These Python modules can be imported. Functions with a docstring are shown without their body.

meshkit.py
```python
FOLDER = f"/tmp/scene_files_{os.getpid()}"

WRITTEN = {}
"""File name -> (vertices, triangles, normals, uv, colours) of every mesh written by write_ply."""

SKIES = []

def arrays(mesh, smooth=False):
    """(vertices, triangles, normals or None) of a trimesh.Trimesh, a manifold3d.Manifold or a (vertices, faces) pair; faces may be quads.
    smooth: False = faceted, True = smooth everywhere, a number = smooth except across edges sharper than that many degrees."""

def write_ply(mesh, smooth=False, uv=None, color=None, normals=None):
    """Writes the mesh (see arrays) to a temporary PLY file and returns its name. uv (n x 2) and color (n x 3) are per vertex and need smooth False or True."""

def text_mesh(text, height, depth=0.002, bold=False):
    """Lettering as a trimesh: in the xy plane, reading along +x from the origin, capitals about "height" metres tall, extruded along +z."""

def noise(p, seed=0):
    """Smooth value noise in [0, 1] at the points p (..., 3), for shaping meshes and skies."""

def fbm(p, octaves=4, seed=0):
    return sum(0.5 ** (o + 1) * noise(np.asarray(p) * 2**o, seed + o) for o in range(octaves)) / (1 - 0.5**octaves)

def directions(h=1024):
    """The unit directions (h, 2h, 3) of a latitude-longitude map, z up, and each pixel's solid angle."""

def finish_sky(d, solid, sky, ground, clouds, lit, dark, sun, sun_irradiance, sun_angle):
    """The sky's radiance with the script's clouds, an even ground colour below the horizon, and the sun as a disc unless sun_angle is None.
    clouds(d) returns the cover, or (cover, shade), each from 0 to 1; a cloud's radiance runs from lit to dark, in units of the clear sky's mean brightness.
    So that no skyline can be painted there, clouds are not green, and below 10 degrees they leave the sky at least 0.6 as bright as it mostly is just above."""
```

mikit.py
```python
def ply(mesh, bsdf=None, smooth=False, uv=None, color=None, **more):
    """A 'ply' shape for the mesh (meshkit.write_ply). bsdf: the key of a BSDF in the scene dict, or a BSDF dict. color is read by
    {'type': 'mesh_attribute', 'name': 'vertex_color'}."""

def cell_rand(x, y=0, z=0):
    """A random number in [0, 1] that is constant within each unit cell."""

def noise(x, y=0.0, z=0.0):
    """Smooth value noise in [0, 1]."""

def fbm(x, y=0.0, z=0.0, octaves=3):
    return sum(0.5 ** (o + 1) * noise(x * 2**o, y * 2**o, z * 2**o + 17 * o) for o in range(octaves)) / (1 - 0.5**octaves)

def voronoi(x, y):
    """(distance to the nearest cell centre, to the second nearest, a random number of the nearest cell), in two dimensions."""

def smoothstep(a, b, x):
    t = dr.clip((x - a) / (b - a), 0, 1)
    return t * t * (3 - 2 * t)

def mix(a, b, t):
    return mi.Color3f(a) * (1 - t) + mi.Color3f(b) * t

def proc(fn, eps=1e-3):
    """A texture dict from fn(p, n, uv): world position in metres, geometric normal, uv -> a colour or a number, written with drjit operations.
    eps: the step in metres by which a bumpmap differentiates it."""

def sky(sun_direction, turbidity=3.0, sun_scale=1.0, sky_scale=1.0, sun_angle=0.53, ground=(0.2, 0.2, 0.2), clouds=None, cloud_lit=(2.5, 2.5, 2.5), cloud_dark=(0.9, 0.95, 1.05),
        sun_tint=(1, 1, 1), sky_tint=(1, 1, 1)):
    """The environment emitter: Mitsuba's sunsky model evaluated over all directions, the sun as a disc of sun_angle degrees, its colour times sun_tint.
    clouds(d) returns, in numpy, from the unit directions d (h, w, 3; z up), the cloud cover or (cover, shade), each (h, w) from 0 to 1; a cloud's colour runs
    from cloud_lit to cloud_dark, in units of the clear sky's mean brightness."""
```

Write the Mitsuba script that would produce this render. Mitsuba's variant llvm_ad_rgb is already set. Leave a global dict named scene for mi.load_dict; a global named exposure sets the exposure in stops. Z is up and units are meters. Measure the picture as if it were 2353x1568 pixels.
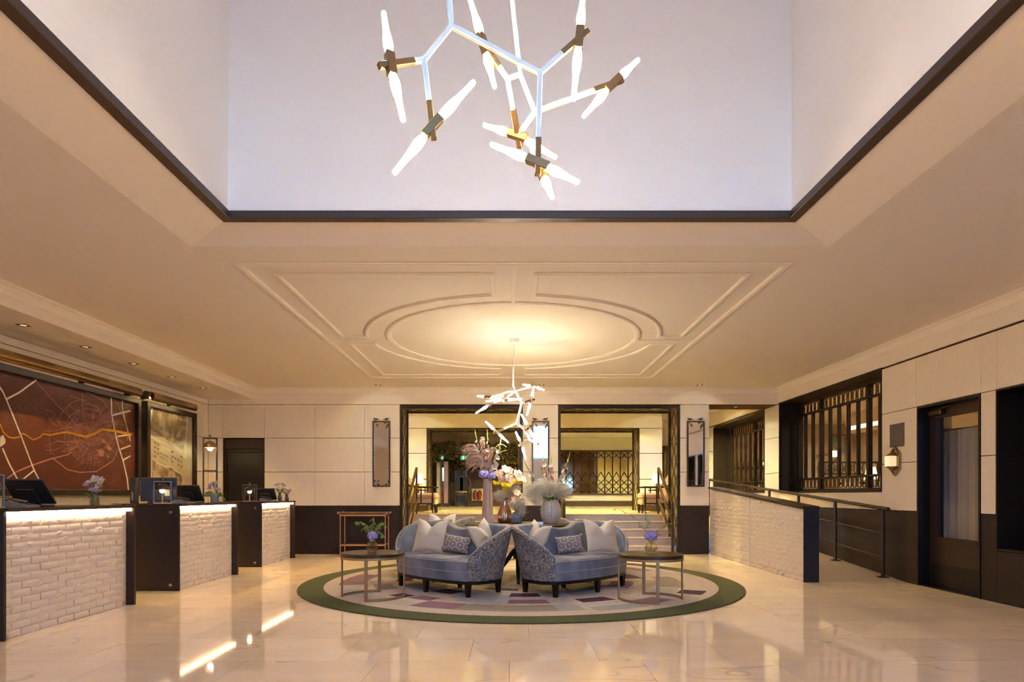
import math, random
import numpy as np, trimesh
import drjit as dr
import mitsuba as mi
import mikit, meshkit
from mikit import noise, fbm, cell_rand, smoothstep, mix, voronoi, proc

T = mi.ScalarTransform4f
scene, labels, place = {}, {}, {}
rng = random.Random(11)
ORD = ['first', 'second', 'third', 'fourth', 'fifth', 'sixth', 'seventh', 'eighth', 'ninth', 'tenth', 'eleventh', 'twelfth']

# ---------------------------------------------------------------- camera, sky, exposure
FPX, CX, HY, EYE = 1450.0, 1174.0, 1138.0, 1.2
scene['camera'] = {
    'type': 'perspective', 'fov': math.degrees(2 * math.atan(2353 / 2 / FPX)), 'fov_axis': 'x',
    'to_world': T().look_at(origin=[0, 0, EYE], target=[0, 10, EYE], up=[0, 0, 1]),
    'principal_point_offset_x': (1176.5 - CX) / 2353, 'principal_point_offset_y': (784.0 - HY) / 1568,
    'near_clip': 0.05, 'far_clip': 200.0,
}
scene['daylight'] = mikit.sky([-0.3, 0.65, 0.7], turbidity=3.5, sun_scale=0.0, sky_scale=72.0, sky_tint=(0.40, 0.90, 1.30), ground=(0.25, 0.25, 0.25))
scene['daylight']['sampling_weight'] = 16.0
exposure = 0.0
WARM = np.array([1.0, 0.71, 0.40])


def at(px, py, Y):
    """The point at depth Y seen at this pixel of the photograph."""
    return np.array([(px - CX) * Y / FPX, Y, EYE + (HY - py) * Y / FPX])


# ---------------------------------------------------------------- naming
def numbered(name):
    k, n = name, 0
    while k in scene or k in labels or k in place:
        n += 1
        k = f'{name}_{n:03d}'
    return k


def thing(name, label, cat, group=None, M=None):
    key = numbered(name)
    labels[key] = {'label': label, 'category': cat}
    if group:
        labels[key]['group'] = group
    place[key] = np.eye(4) if M is None else np.asarray(M, float)
    return key


def entry(key, mesh, bsdf, smooth, M, **more):
    d = dict(mesh) if isinstance(mesh, dict) else mikit.ply(mesh, None, smooth, **more)
    if bsdf is not None:
        d['bsdf'] = {'type': 'ref', 'id': bsdf}
    if M is not None and not np.allclose(M, np.eye(4)):
        d['to_world'] = T(np.asarray(M, float).tolist())
    scene[key] = d
    return key


def part(parent, name, mesh, bsdf=None, smooth=False, M=None, label=None, emit=None, kind=None, **more):
    """A part of a thing, in the thing's own coordinates (M places it further)."""
    root = parent.split('__')[0]
    key = numbered(f'{parent}__{name}')
    W = place.get(root, np.eye(4))
    entry(key, mesh, bsdf, smooth, W @ (np.eye(4) if M is None else M), **more)
    if emit is not None:
        scene[key]['emitter'] = {'type': 'area', 'radiance': {'type': 'rgb', 'value': [float(c) for c in emit]}}
    if label:
        labels.setdefault(key, {})['label'] = label
    if kind:
        labels.setdefault(key, {})['kind'] = kind
    return key


def struct(name, mesh, bsdf, label=None, smooth=False, **more):
    key = numbered(name)
    entry(key, mesh, bsdf, smooth, None, **more)
    labels[key] = {'kind': 'structure'}
    if label:
        labels[key]['label'] = label
    return key


def single(name, label, cat, mesh, bsdf, smooth=False, group=None, M=None, emit=None, kind=None, **more):
    key = numbered(name)
    entry(key, mesh, bsdf, smooth, M, **more)
    labels[key] = {'label': label, 'category': cat}
    place[key] = np.eye(4) if M is None else np.asarray(M, float)
    if group:
        labels[key]['group'] = group
    if kind:
        labels[key]['kind'] = kind
    if emit is not None:
        scene[key]['emitter'] = {'type': 'area', 'radiance': {'type': 'rgb', 'value': [float(c) for c in emit]}}
    return key


def dup(src, label, M, group=None):
    """A copy of a thing and of all its parts, moved by M (from the source's own coordinates)."""
    base = src.split('__')[0]
    stem = base[:-4] if base[-4:-3] == '_' and base[-3:].isdigit() else base
    key = numbered(stem)
    labels[key] = {**labels[base], 'label': label}
    if group:
        labels[key]['group'] = group
    place[key] = np.asarray(M, float)
    inv = np.linalg.inv(place[base])
    for k in [k for k in scene if k == base or k.startswith(base + '__')]:
        d = dict(scene[k])
        W = np.array(d['to_world'].matrix) if 'to_world' in d else np.eye(4)
        d['to_world'] = T((place[key] @ inv @ W).tolist())
        nk = key + k[len(base):]
        scene[nk] = d
        if k in labels and k != base:
            labels[nk] = dict(labels[k])
    return key


# ---------------------------------------------------------------- geometry helpers
def tr(x, y, z):
    M = np.eye(4); M[:3, 3] = (x, y, z); return M


def rz(deg):
    a = math.radians(deg); M = np.eye(4); M[:2, :2] = [[math.cos(a), -math.sin(a)], [math.sin(a), math.cos(a)]]; return M


def rx(deg):
    a = math.radians(deg); M = np.eye(4); M[1:3, 1:3] = [[math.cos(a), -math.sin(a)], [math.sin(a), math.cos(a)]]; return M


def ry(deg):
    a = math.radians(deg); M = np.eye(4); M[0, 0] = M[2, 2] = math.cos(a); M[0, 2] = math.sin(a); M[2, 0] = -math.sin(a); return M


def sc(x, y=None, z=None):
    return np.diag([x, x if y is None else y, x if z is None else z, 1.0])


def frame_to(p, q, up=(0, 0, 1)):
    """Matrix that takes +z to the direction p->q with the origin at p."""
    p, q = np.asarray(p, float), np.asarray(q, float)
    z = (q - p) / np.linalg.norm(q - p)
    u = np.asarray(up, float)
    if abs(z @ u) > 0.97:
        u = np.array([1.0, 0, 0]) if abs(z[0]) < 0.9 else np.array([0, 1.0, 0])
    x = np.cross(u, z); x /= np.linalg.norm(x)
    M = np.eye(4); M[:3, 0], M[:3, 1], M[:3, 2], M[:3, 3] = x, np.cross(z, x), z, p
    return M


class MB:
    """Collects triangles of one mesh."""
    def __init__(s):
        s.v, s.f, s.n = [], [], 0

    def add(s, v, f, M=None):
        v = np.asarray(v, float); f = np.asarray(f, int)
        if f.shape[1] == 4:
            f = np.vstack([f[:, [0, 1, 2]], f[:, [0, 2, 3]]])
        if M is not None:
            v = v @ M[:3, :3].T + M[:3, 3]
        s.v.append(v); s.f.append(f + s.n); s.n += len(v)
        return s

    def mesh(s, m, M=None):
        return s.add(np.array(m.vertices), np.array(m.faces), M)

    def box(s, x0, x1, y0, y1, z0, z1, bev=0.0, M=None):
        x0, x1 = min(x0, x1), max(x0, x1); y0, y1 = min(y0, y1), max(y0, y1); z0, z1 = min(z0, z1), max(z0, z1)
        if bev <= 0:
            v = [[x, y, z] for x in (x0, x1) for y in (y0, y1) for z in (z0, z1)]
            f = [[0, 1, 3, 2], [4, 6, 7, 5], [0, 4, 5, 1], [2, 3, 7, 6], [0, 2, 6, 4], [1, 5, 7, 3]]
            return s.add(v, f, M)
        b = min(bev, (x1 - x0) / 2.01, (y1 - y0) / 2.01, (z1 - z0) / 2.01)
        pts = []
        for x in (x0, x1):
            for y in (y0, y1):
                for z in (z0, z1):
                    dx, dy, dz = (b if x == x0 else -b), (b if y == y0 else -b), (b if z == z0 else -b)
                    pts += [[x + dx, y + dy, z], [x + dx, y, z + dz], [x, y + dy, z + dz]]
        h = trimesh.convex.convex_hull(np.array(pts))
        return s.mesh(h, M)

    def bar(s, p, q, w, h=None, up=(0, 0, 1), bev=0.0, ext=0.0):
        p, q = np.asarray(p, float), np.asarray(q, float)
        L = np.linalg.norm(q - p); h = w if h is None else h
        return s.box(-w / 2, w / 2, -h / 2, h / 2, -ext, L + ext, bev, frame_to(p, q, up))

    def tube(s, pts, r, n=8, cap=True):
        pts = np.asarray(pts, float)
        r = np.broadcast_to(r, (len(pts),))
        t = np.gradient(pts, axis=0); t /= np.linalg.norm(t, axis=1, keepdims=True) + 1e-12
        ref = np.array([0, 0, 1.0]) if abs(t[:, 2]).mean() < 0.9 else np.array([1.0, 0, 0])
        a = np.cross(t, ref); a /= np.linalg.norm(a, axis=1, keepdims=True) + 1e-12
        b = np.cross(t, a)
        ang = np.arange(n) * 2 * np.pi / n
        v = pts[:, None] + r[:, None, None] * (np.cos(ang)[None, :, None] * a[:, None] + np.sin(ang)[None, :, None] * b[:, None])
        i, j = np.meshgrid(np.arange(len(pts) - 1), np.arange(n), indexing='ij')
        f = np.stack([i * n + j, i * n + (j + 1) % n, (i + 1) * n + (j + 1) % n, (i + 1) * n + j], -1).reshape(-1, 4)[:, ::-1]
        f = np.vstack([f[:, [0, 1, 2]], f[:, [0, 2, 3]]])
        v = v.reshape(-1, 3)
        if cap:
            k = len(v); v = np.vstack([v, pts[:1], pts[-1:]]); m = (len(pts) - 1) * n
            f = np.vstack([f, [[k, j, (j + 1) % n] for j in range(n)], [[k + 1, m + (j + 1) % n, m + j] for j in range(n)]])
        return s.add(v, f)

    def lathe(s, prof, n=24, M=None, rad=None):
        """prof: (r, z) from bottom to top; rad(theta, z) scales the radius."""
        prof = np.asarray(prof, float)
        ang = np.arange(n) * 2 * np.pi / n
        R = prof[:, :1] * np.ones((1, n))
        if rad is not None:
            R = R * rad(ang[None, :], prof[:, 1:2])
        v = np.stack([R * np.cos(ang), R * np.sin(ang), np.broadcast_to(prof[:, 1:2], R.shape)], -1).reshape(-1, 3)
        i, j = np.meshgrid(np.arange(len(prof) - 1), np.arange(n), indexing='ij')
        f = np.stack([i * n + j, i * n + (j + 1) % n, (i + 1) * n + (j + 1) % n, (i + 1) * n + j], -1).reshape(-1, 4)
        return s.add(v, f, M)

    def prism(s, poly, z0, z1, M=None):
        """A polygon (k x 2, counter-clockwise) extruded along z."""
        from shapely.geometry import Polygon
        g = poly if hasattr(poly, 'exterior') else Polygon(poly)
        m = trimesh.creation.extrude_polygon(g, z1 - z0, engine='earcut')
        m.apply_translation([0, 0, z0])
        return s.mesh(m, M)

    def quad(s, a, b, c, d):
        return s.add([a, b, c, d], [[0, 1, 2], [0, 2, 3]])

    def done(s):
        return np.vstack(s.v), np.vstack(s.f)


def box(*a, **k):
    return MB().box(*a, **k).done()


def grid_faces(nu, nv, wrap_u=False):
    i, j = np.meshgrid(np.arange(nu if wrap_u else nu - 1), np.arange(nv - 1), indexing='ij')
    i2 = (i + 1) % nu
    f = np.stack([i * nv + j, i2 * nv + j, i2 * nv + j + 1, i * nv + j + 1], -1).reshape(-1, 4)
    return np.vstack([f[:, [0, 1, 2]], f[:, [0, 2, 3]]])


def wall_cut(plane, lo, hi, holes, t):
    """Boxes that fill a wall slab except for its holes. plane 'x' (slab from t[0] to t[1] in x, spanning y, z) or 'y' (spanning x, z)."""
    us = sorted({lo[0], hi[0], *[h[0] for h in holes], *[h[1] for h in holes]})
    m = MB()
    for a, b in zip(us[:-1], us[1:]):
        if b <= lo[0] or a >= hi[0]:
            continue
        spans = sorted([(h[2], h[3]) for h in holes if h[0] <= a + 1e-6 and h[1] >= b - 1e-6])
        z = lo[1]
        for z0, z1 in spans + [(hi[1], hi[1])]:
            if z0 > z + 1e-6:
                if plane == 'x':
                    m.box(t[0], t[1], a, b, z, z0)
                else:
                    m.box(a, b, t[0], t[1], z, z0)
            z = max(z, z1)
    return m.done()


# ---------------------------------------------------------------- materials
def rgb(*c):
    return {'type': 'rgb', 'value': list(c)}


def diffuse(*c):
    return {'type': 'twosided', 'b': {'type': 'diffuse', 'reflectance': rgb(*c)}}


def princ(color, rough=0.5, **k):
    col = color if isinstance(color, dict) else rgb(*color)
    return {'type': 'twosided', 'b': {'type': 'principled', 'base_color': col, 'roughness': rough, **k}}


def metal(color, rough=0.3):
    return princ(color, rough, metallic=1.0)


scene['plaster'] = diffuse(0.86, 0.765, 0.66)
scene['plaster_molding'] = diffuse(0.90, 0.81, 0.71)
scene['void_plaster'] = diffuse(0.86, 0.86, 0.86)


def weave(p, n, uv):
    a = noise(p.x * 6, p.y * 6, p.z * 160) * 0.5 + noise(p.x * 90, p.y * 90, p.z * 14) * 0.5
    return mi.Color3f(0.82, 0.715, 0.575) * (0.94 + 0.12 * a)


scene['wall_fabric'] = princ(proc(weave), 0.75, specular=0.2)
scene['reveal'] = diffuse(0.05, 0.035, 0.028)


def dark_leather(p, n, uv):
    a = fbm(p.x * 4, p.y * 4, p.z * 4, 3)
    return mi.Color3f(0.0135, 0.009, 0.0075) * (0.6 + 0.8 * a)


scene['dark_panel'] = princ(proc(dark_leather), 0.5, specular=0.22)
scene['dark_wood'] = princ((0.020, 0.011, 0.008), 0.38, specular=0.3)
scene['black_wood'] = princ((0.007, 0.0058, 0.006), 0.42, specular=0.22)
scene['black_metal'] = princ((0.011, 0.0095, 0.009), 0.42, specular=0.3)
scene['trim_brown'] = princ((0.035, 0.018, 0.012), 0.45)


def marble(p, n, uv):
    """uv carries two random numbers of the tile: its tone and where it was cut from the stone."""
    s = uv.y * 40
    a = fbm(p.x * 2.2 + s, p.y * 7 + s, 0.0, 3)
    vein = smoothstep(0.015, 0.0, dr.abs(fbm(p.x * 1.3 + s, p.y * 2.6, 1.7, 3) - 0.5)) * smoothstep(0.55, 0.8, noise(p.x * 2 + s, p.y * 2))
    col = mix((0.76, 0.615, 0.43), (0.84, 0.715, 0.53), a) * (0.93 + 0.11 * uv.x)
    return col * (1 - 0.25 * vein)


scene['marble'] = princ(proc(marble), 0.05, specular=0.55)
scene['grout'] = diffuse(0.34, 0.28, 0.21)
scene['step_stone'] = princ((0.52, 0.42, 0.33), 0.25, specular=0.45)
scene['ramp_stone'] = princ((0.60, 0.51, 0.40), 0.35, specular=0.4)
scene['brick_paint'] = princ((0.70, 0.63, 0.60), 0.42, specular=0.45)


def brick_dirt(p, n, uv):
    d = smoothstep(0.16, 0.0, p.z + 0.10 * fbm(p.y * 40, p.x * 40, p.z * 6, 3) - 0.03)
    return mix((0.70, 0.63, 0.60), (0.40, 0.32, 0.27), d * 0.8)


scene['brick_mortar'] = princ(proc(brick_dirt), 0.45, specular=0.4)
scene['brass_aged'] = princ((0.30, 0.175, 0.075), 0.34, metallic=0.8)
scene['bronze'] = metal((0.30, 0.21, 0.125), 0.33)
scene['copper'] = metal((0.62, 0.34, 0.20), 0.32)
scene['chrome'] = metal((0.75, 0.75, 0.77), 0.12)
scene['antique_mirror'] = princ((0.42, 0.35, 0.24), 0.3, metallic=0.45)
scene['mirror'] = metal((0.88, 0.88, 0.88), 0.015)
scene['pane'] = {'type': 'thindielectric', 'int_ior': 1.5}
scene['glass'] = {'type': 'dielectric', 'int_ior': 1.48}
scene['ivory_paint'] = princ((0.83, 0.79, 0.72), 0.35)
scene['lamp_surface'] = diffuse(0.75, 0.72, 0.66)
# ---------------------------------------------------------------- the setting
XL, XR, YB, YB2, C = -6.14, 5.42, 12.8, 13.55, 3.37
YF = -3.0                     # the glazed front behind the camera
Z1, Z2, Z3, Z4 = 0.98, 1.668, 2.356, 3.036   # the wall's horizontal reveals
HF = 0.775                    # the upper hall's floor

# floor: a screed, and marble slabs on it
f = MB(); f.box(XL - 0.4, XR + 0.4, YF - 0.3, YB2 + 0.6, -0.14, -0.02)
struct('floor', f.done(), 'grout', 'polished beige marble floor of the lobby')
trng = random.Random(4)
offs = {4: 0.30, 5: -0.01, 6: -0.307, 7: 0.157}
ROW0, ROWH, TW = 0.30, 0.71, 0.95
for r in range(5, 18):
    y0 = ROW0 + ROWH * r
    o = offs.get(r, trng.uniform(0, TW))
    k0 = math.floor((XL - o) / TW)
    for k in range(k0, 20):
        x0, x1 = max(o + k * TW, XL), min(o + (k + 1) * TW, XR)
        if x1 - x0 < 0.02:
            continue
        v, fc = box(x0 + 0.0012, x1 - 0.0012, y0 + 0.0012, y0 + ROWH - 0.0012, -0.02, 0.0)
        key = numbered('floor__tile')
        scene[key] = mikit.ply((v, fc), 'marble', False, uv=np.tile([trng.random(), trng.random()], (len(v), 1)))
v, fc = box(XL, XR, YF, ROW0 + ROWH * 5 - 0.0012, -0.02, 0.0)
scene['floor__slab'] = mikit.ply((v, fc), 'marble', False, uv=np.tile([0.5, 0.5], (len(v), 1)))

# ceiling with the opening of the light well, its sloped border, and the well above
BX0, BX1, BY = -2.80, 2.78, 5.52       # border, outer
VX0, VX1, VY, VZ = -2.36, 2.34, 5.18, 3.45
m = MB()
m.box(XL - 0.4, BX0, YF - 0.3, YB2, C, C + 0.12); m.box(BX1, XR + 0.45, YF - 0.3, YB2, C, C + 0.12); m.box(BX0, BX1, BY, YB2, C, C + 0.12)
struct('ceiling', m.done(), 'plaster', 'warm white plaster ceiling with raised mouldings around a square light well')
m = MB()
for a, b, c_, d in [((BX0, BY, C), (BX0, YF, C), (VX0, YF, VZ), (VX0, VY, VZ)), ((BX1, YF, C), (BX1, BY, C), (VX1, VY, VZ), (VX1, YF, VZ)), ((BX1, BY, C), (BX0, BY, C), (VX0, VY, VZ), (VX1, VY, VZ))]:
    m.quad(a, b, c_, d)
part('ceiling', 'border', m.done(), 'plaster_molding')
m = MB()
TWD, TH = 0.085, 0.05
m.box(VX0, VX0 + TWD, YF, VY, VZ - 0.012, VZ + TH, 0.004); m.box(VX1 - TWD, VX1, YF, VY, VZ - 0.012, VZ + TH, 0.004)
m.box(VX0, VX1, VY - TWD, VY, VZ - 0.012, VZ + TH, 0.004)
struct('trim_1', m.done(), 'trim_brown', 'dark brown timber trim edging the light well')
ZT = 6.3
m = MB()
m.box(VX0 - 0.1, VX0 + 0.065, YF, VY + 0.1, VZ + TH - 0.001, ZT); m.box(VX1 - 0.065, VX1 + 0.1, YF, VY + 0.1, VZ + TH - 0.001, ZT)
m.box(VX0, VX1, VY - 0.065, VY + 0.1, VZ + TH - 0.001, ZT); m.box(VX0 - 0.1, VX1 + 0.1, YF, VY + 0.1, ZT, ZT + 0.1)
struct('wall_well', m.done(), 'void_plaster', 'white walls of the light well above the lobby')

# front wall behind the camera, glazed
front_windows = [(-2.05, 2.05, 2.85, 5.4), (3.3, 4.9, 0.9, 2.5)]
struct('wall_front', wall_cut('y', (XL - 0.4, 0.0), (XR + 0.42, ZT), front_windows, (YF - 0.25, YF)), 'wall_fabric')
for i, (a, b, z0, z1) in enumerate(front_windows):
    m = MB()
    for x in np.linspace(a, b, 5 if i == 0 else 3):
        m.box(x - 0.03, x + 0.03, YF - 0.17, YF - 0.09, z0, z1)
    for z in (z0 + 0.03, (z0 + z1) / 2, z1 - 0.03):
        m.box(a, b, YF - 0.165, YF - 0.095, z - 0.03, z + 0.03)
    w = struct(f'window_{i + 1}', m.done(), 'black_metal')
    scene[w + '__pane'] = mikit.ply(box(a, b, YF - 0.131, YF - 0.129, z0, z1), 'pane')

# left wall, its soffit and cornice
SX, SZ = -5.2, 3.14
struct('wall_left', box(XL - 0.4, XL - 0.03, YF, YB2, 0, C), 'reveal', 'left wall of cream fabric panels behind the reception desks')
struct('ceiling_soffit', box(XL - 0.03, SX, YF, YB + 0.02, SZ, C + 0.01), 'plaster', 'lower plaster soffit over the reception desks')


def panels(holder, plane, u_edges, z_edges, skip=(), gap=0.008, vgap=0.003, bsdf='wall_fabric', t=None, name='panel'):
    for a, b in zip(u_edges[:-1], u_edges[1:]):
        for z0, z1 in zip(z_edges[:-1], z_edges[1:]):
            if any(a >= s[0] - 1e-4 and b <= s[1] + 1e-4 and z0 >= s[2] - 1e-4 and z1 <= s[3] + 1e-4 for s in skip):
                continue
            one_panel(holder, plane, a, b, z0, z1, t, gap, vgap, bsdf, name)


def one_panel(holder, plane, a, b, z0, z1, t, gap=0.008, vgap=0.003, bsdf='wall_fabric', name='panel'):
    u0, u1, v0, v1 = a + vgap / 2, b - vgap / 2, z0 + gap / 2, z1 - gap / 2
    m = box(t[0], t[1], u0, u1, v0, v1, 0.003) if plane == 'x' else box(u0, u1, t[0], t[1], v0, v1, 0.003)
    return part(holder, name, m, bsdf)


panels('wall_left', 'x', [YF, -0.6, 1.8, 4.2, 6.6, 9.0, 11.4, YB], [0, Z1, Z2, Z3, Z4], t=(XL - 0.03, XL))
one_panel('wall_left', 'x', YF, YB, Z4, SZ, (XL - 0.03, XL), bsdf='plaster', name='frieze')


def cornice_profile():
    return [(0, 0), (0.012, 0), (0.012, 0.012), (0.02, 0.02), (0.022, 0.05), (0.04, 0.085), (0.075, 0.10), (0.085, 0.10), (0.085, 0.115), (0, 0.115)]


def cornice(name, p, q, inward, ztop, label):
    """A cornice from p to q (plan), growing inwards below ztop."""
    p, q, d = np.array(p, float), np.array(q, float), np.array(inward, float)
    prof = [(a, ztop - 0.115 + b) for a, b in cornice_profile()]
    v = [np.r_[e + d * a, z] for e in (p, q) for a, z in prof]
    n = len(prof)
    fcs = [[i, (i + 1) % n, n + (i + 1) % n, n + i] for i in range(n)]
    struct(name, (np.array(v), np.array(fcs)), 'plaster_molding', label)


cornice('trim_2', (SX, YF), (SX, YB), (1, 0), C, 'moulded cornice along the soffit above the desks')
cornice('trim_3', (SX, YB), (XR, YB), (0, -1), C, 'moulded cornice along the back wall')
cornice('trim_4', (XR, YB), (XR, YF), (-1, 0), C, 'moulded cornice along the right wall')

# ceiling mouldings: an outer frame, a cross, a ring, and four panels that follow the ring
MX0, MX1, MY0, MY1, MC, MR = -2.57, 2.60, 5.93, 11.62, (0.03, 8.83), 1.71


def molding(path, closed, w=0.052, h=0.02):
    """A raised strip along a plan path on the ceiling, with mitred corners and a rounded section."""
    P = np.asarray(path, float)
    n = len(P)
    sec = [(-w / 2, 0), (-w / 2, -h * 0.6), (-w / 4, -h), (w / 4, -h), (w / 2, -h * 0.6), (w / 2, 0)]
    off = []
    for i in range(n):
        a = P[i] - P[i - 1] if (closed or i > 0) else P[1] - P[0]
        b = P[(i + 1) % n] - P[i] if (closed or i < n - 1) else a
        a, b = a / np.linalg.norm(a), b / np.linalg.norm(b)
        na, nb = np.array([-a[1], a[0]]), np.array([-b[1], b[0]])
        k = na + nb; k /= max(1e-6, k @ na)
        off.append(k)
    v = np.array([[*(P[i] + off[i] * s), C + z] for i in range(n) for s, z in sec])
    m = len(sec)
    fc = [[i * m + j, i * m + j + 1, ((i + 1) % n) * m + j + 1, ((i + 1) % n) * m + j] for i in range(n if closed else n - 1) for j in range(m - 1)]
    return v, np.array(fc)


def arc(c, r, a0, a1, n=40):
    t = np.radians(np.linspace(a0, a1, n))
    return [(c[0] + r * math.cos(x), c[1] + r * math.sin(x)) for x in t]


part('ceiling', 'frame_molding', molding([(MX0, MY0), (MX1, MY0), (MX1, MY1), (MX0, MY1)], True, 0.075), 'plaster_molding')
part('ceiling', 'ring_molding', molding(arc(MC, MR, 0, 360 - 360 / 96, 96), True, 0.075), 'plaster_molding', smooth=35)
for a, b in (((MX0, MC[1]), (MC[0] - MR, MC[1])), ((MC[0] + MR, MC[1]), (MX1, MC[1])), ((MC[0], MY0), (MC[0], MC[1] - MR)), ((MC[0], MC[1] + MR), (MC[0], MY1))):
    part('ceiling', 'cross_molding', molding([a, b], False), 'plaster_molding')
g, R2 = 0.22, 2.0
for sx in (-1, 1):
    for sy in (-1, 1):
        ex = (MX0 + 0.27) if sx < 0 else (MX1 - 0.27)
        ey = (MY0 + 0.27) if sy < 0 else (MY1 - 0.27)
        x1, y1 = MC[0] + sx * g, MC[1] + sy * g
        a = math.degrees(math.asin(g / R2))
        t = np.radians(np.linspace(a, 90 - a, 36))
        pts = [(ex, y1)] + [(MC[0] + sx * R2 * math.cos(x), MC[1] + sy * R2 * math.sin(x)) for x in t] + [(x1, ey), (ex, ey)]
        if sx * sy < 0:
            pts = pts[::-1]
        part('ceiling', 'panel_molding', molding(pts, True), 'plaster_molding')

# back wall with its two portals, the door recess and the passage to the ramp
OL, OR = (-2.25, 0.24), (0.96, 3.43)
PZ = 3.0
WE = 4.02
DX0, DX1 = -5.85, -5.0
holes = [(OL[0], OL[1], 0, PZ), (OR[0], OR[1], 0, PZ), (WE, XR, 0, Z4), (DX0, DX1, 0, Z3)]
struct('wall_back', wall_cut('y', (XL - 0.03, 0.0), (XR, C), holes, (YB + 0.03, YB2)), 'reveal', 'back wall of cream fabric panels with dark reveals and a dark dado')
tb = (YB, YB + 0.03)
panels('wall_back', 'y', [XL, DX0, DX1, -3.98, -2.97, OL[0]], [Z1, Z2, Z3, Z4], skip=[(DX0, DX1, 0, Z3)], t=tb)
panels('wall_back', 'y', [OL[1], OR[0]], [Z1, Z2, Z3, Z4], t=tb)
panels('wall_back', 'y', [OR[1], WE], [Z1, Z2, Z3, Z4], t=tb)
for a, b in ((XL, DX0), (DX1, -3.3), (-3.3, OL[0]), (OL[1], OR[0]), (OR[1], WE)):
    one_panel('wall_back', 'y', a, b, 0.0, Z1, tb, bsdf='dark_panel', name='dado_panel')
one_panel('wall_back', 'y', XL, XR, Z4, C, tb, bsdf='plaster', name='frieze')
one_panel('wall_back', 'x', YB + 0.03, YB2, Z1, Z4, (WE, WE + 0.01), name='end_panel')

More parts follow.
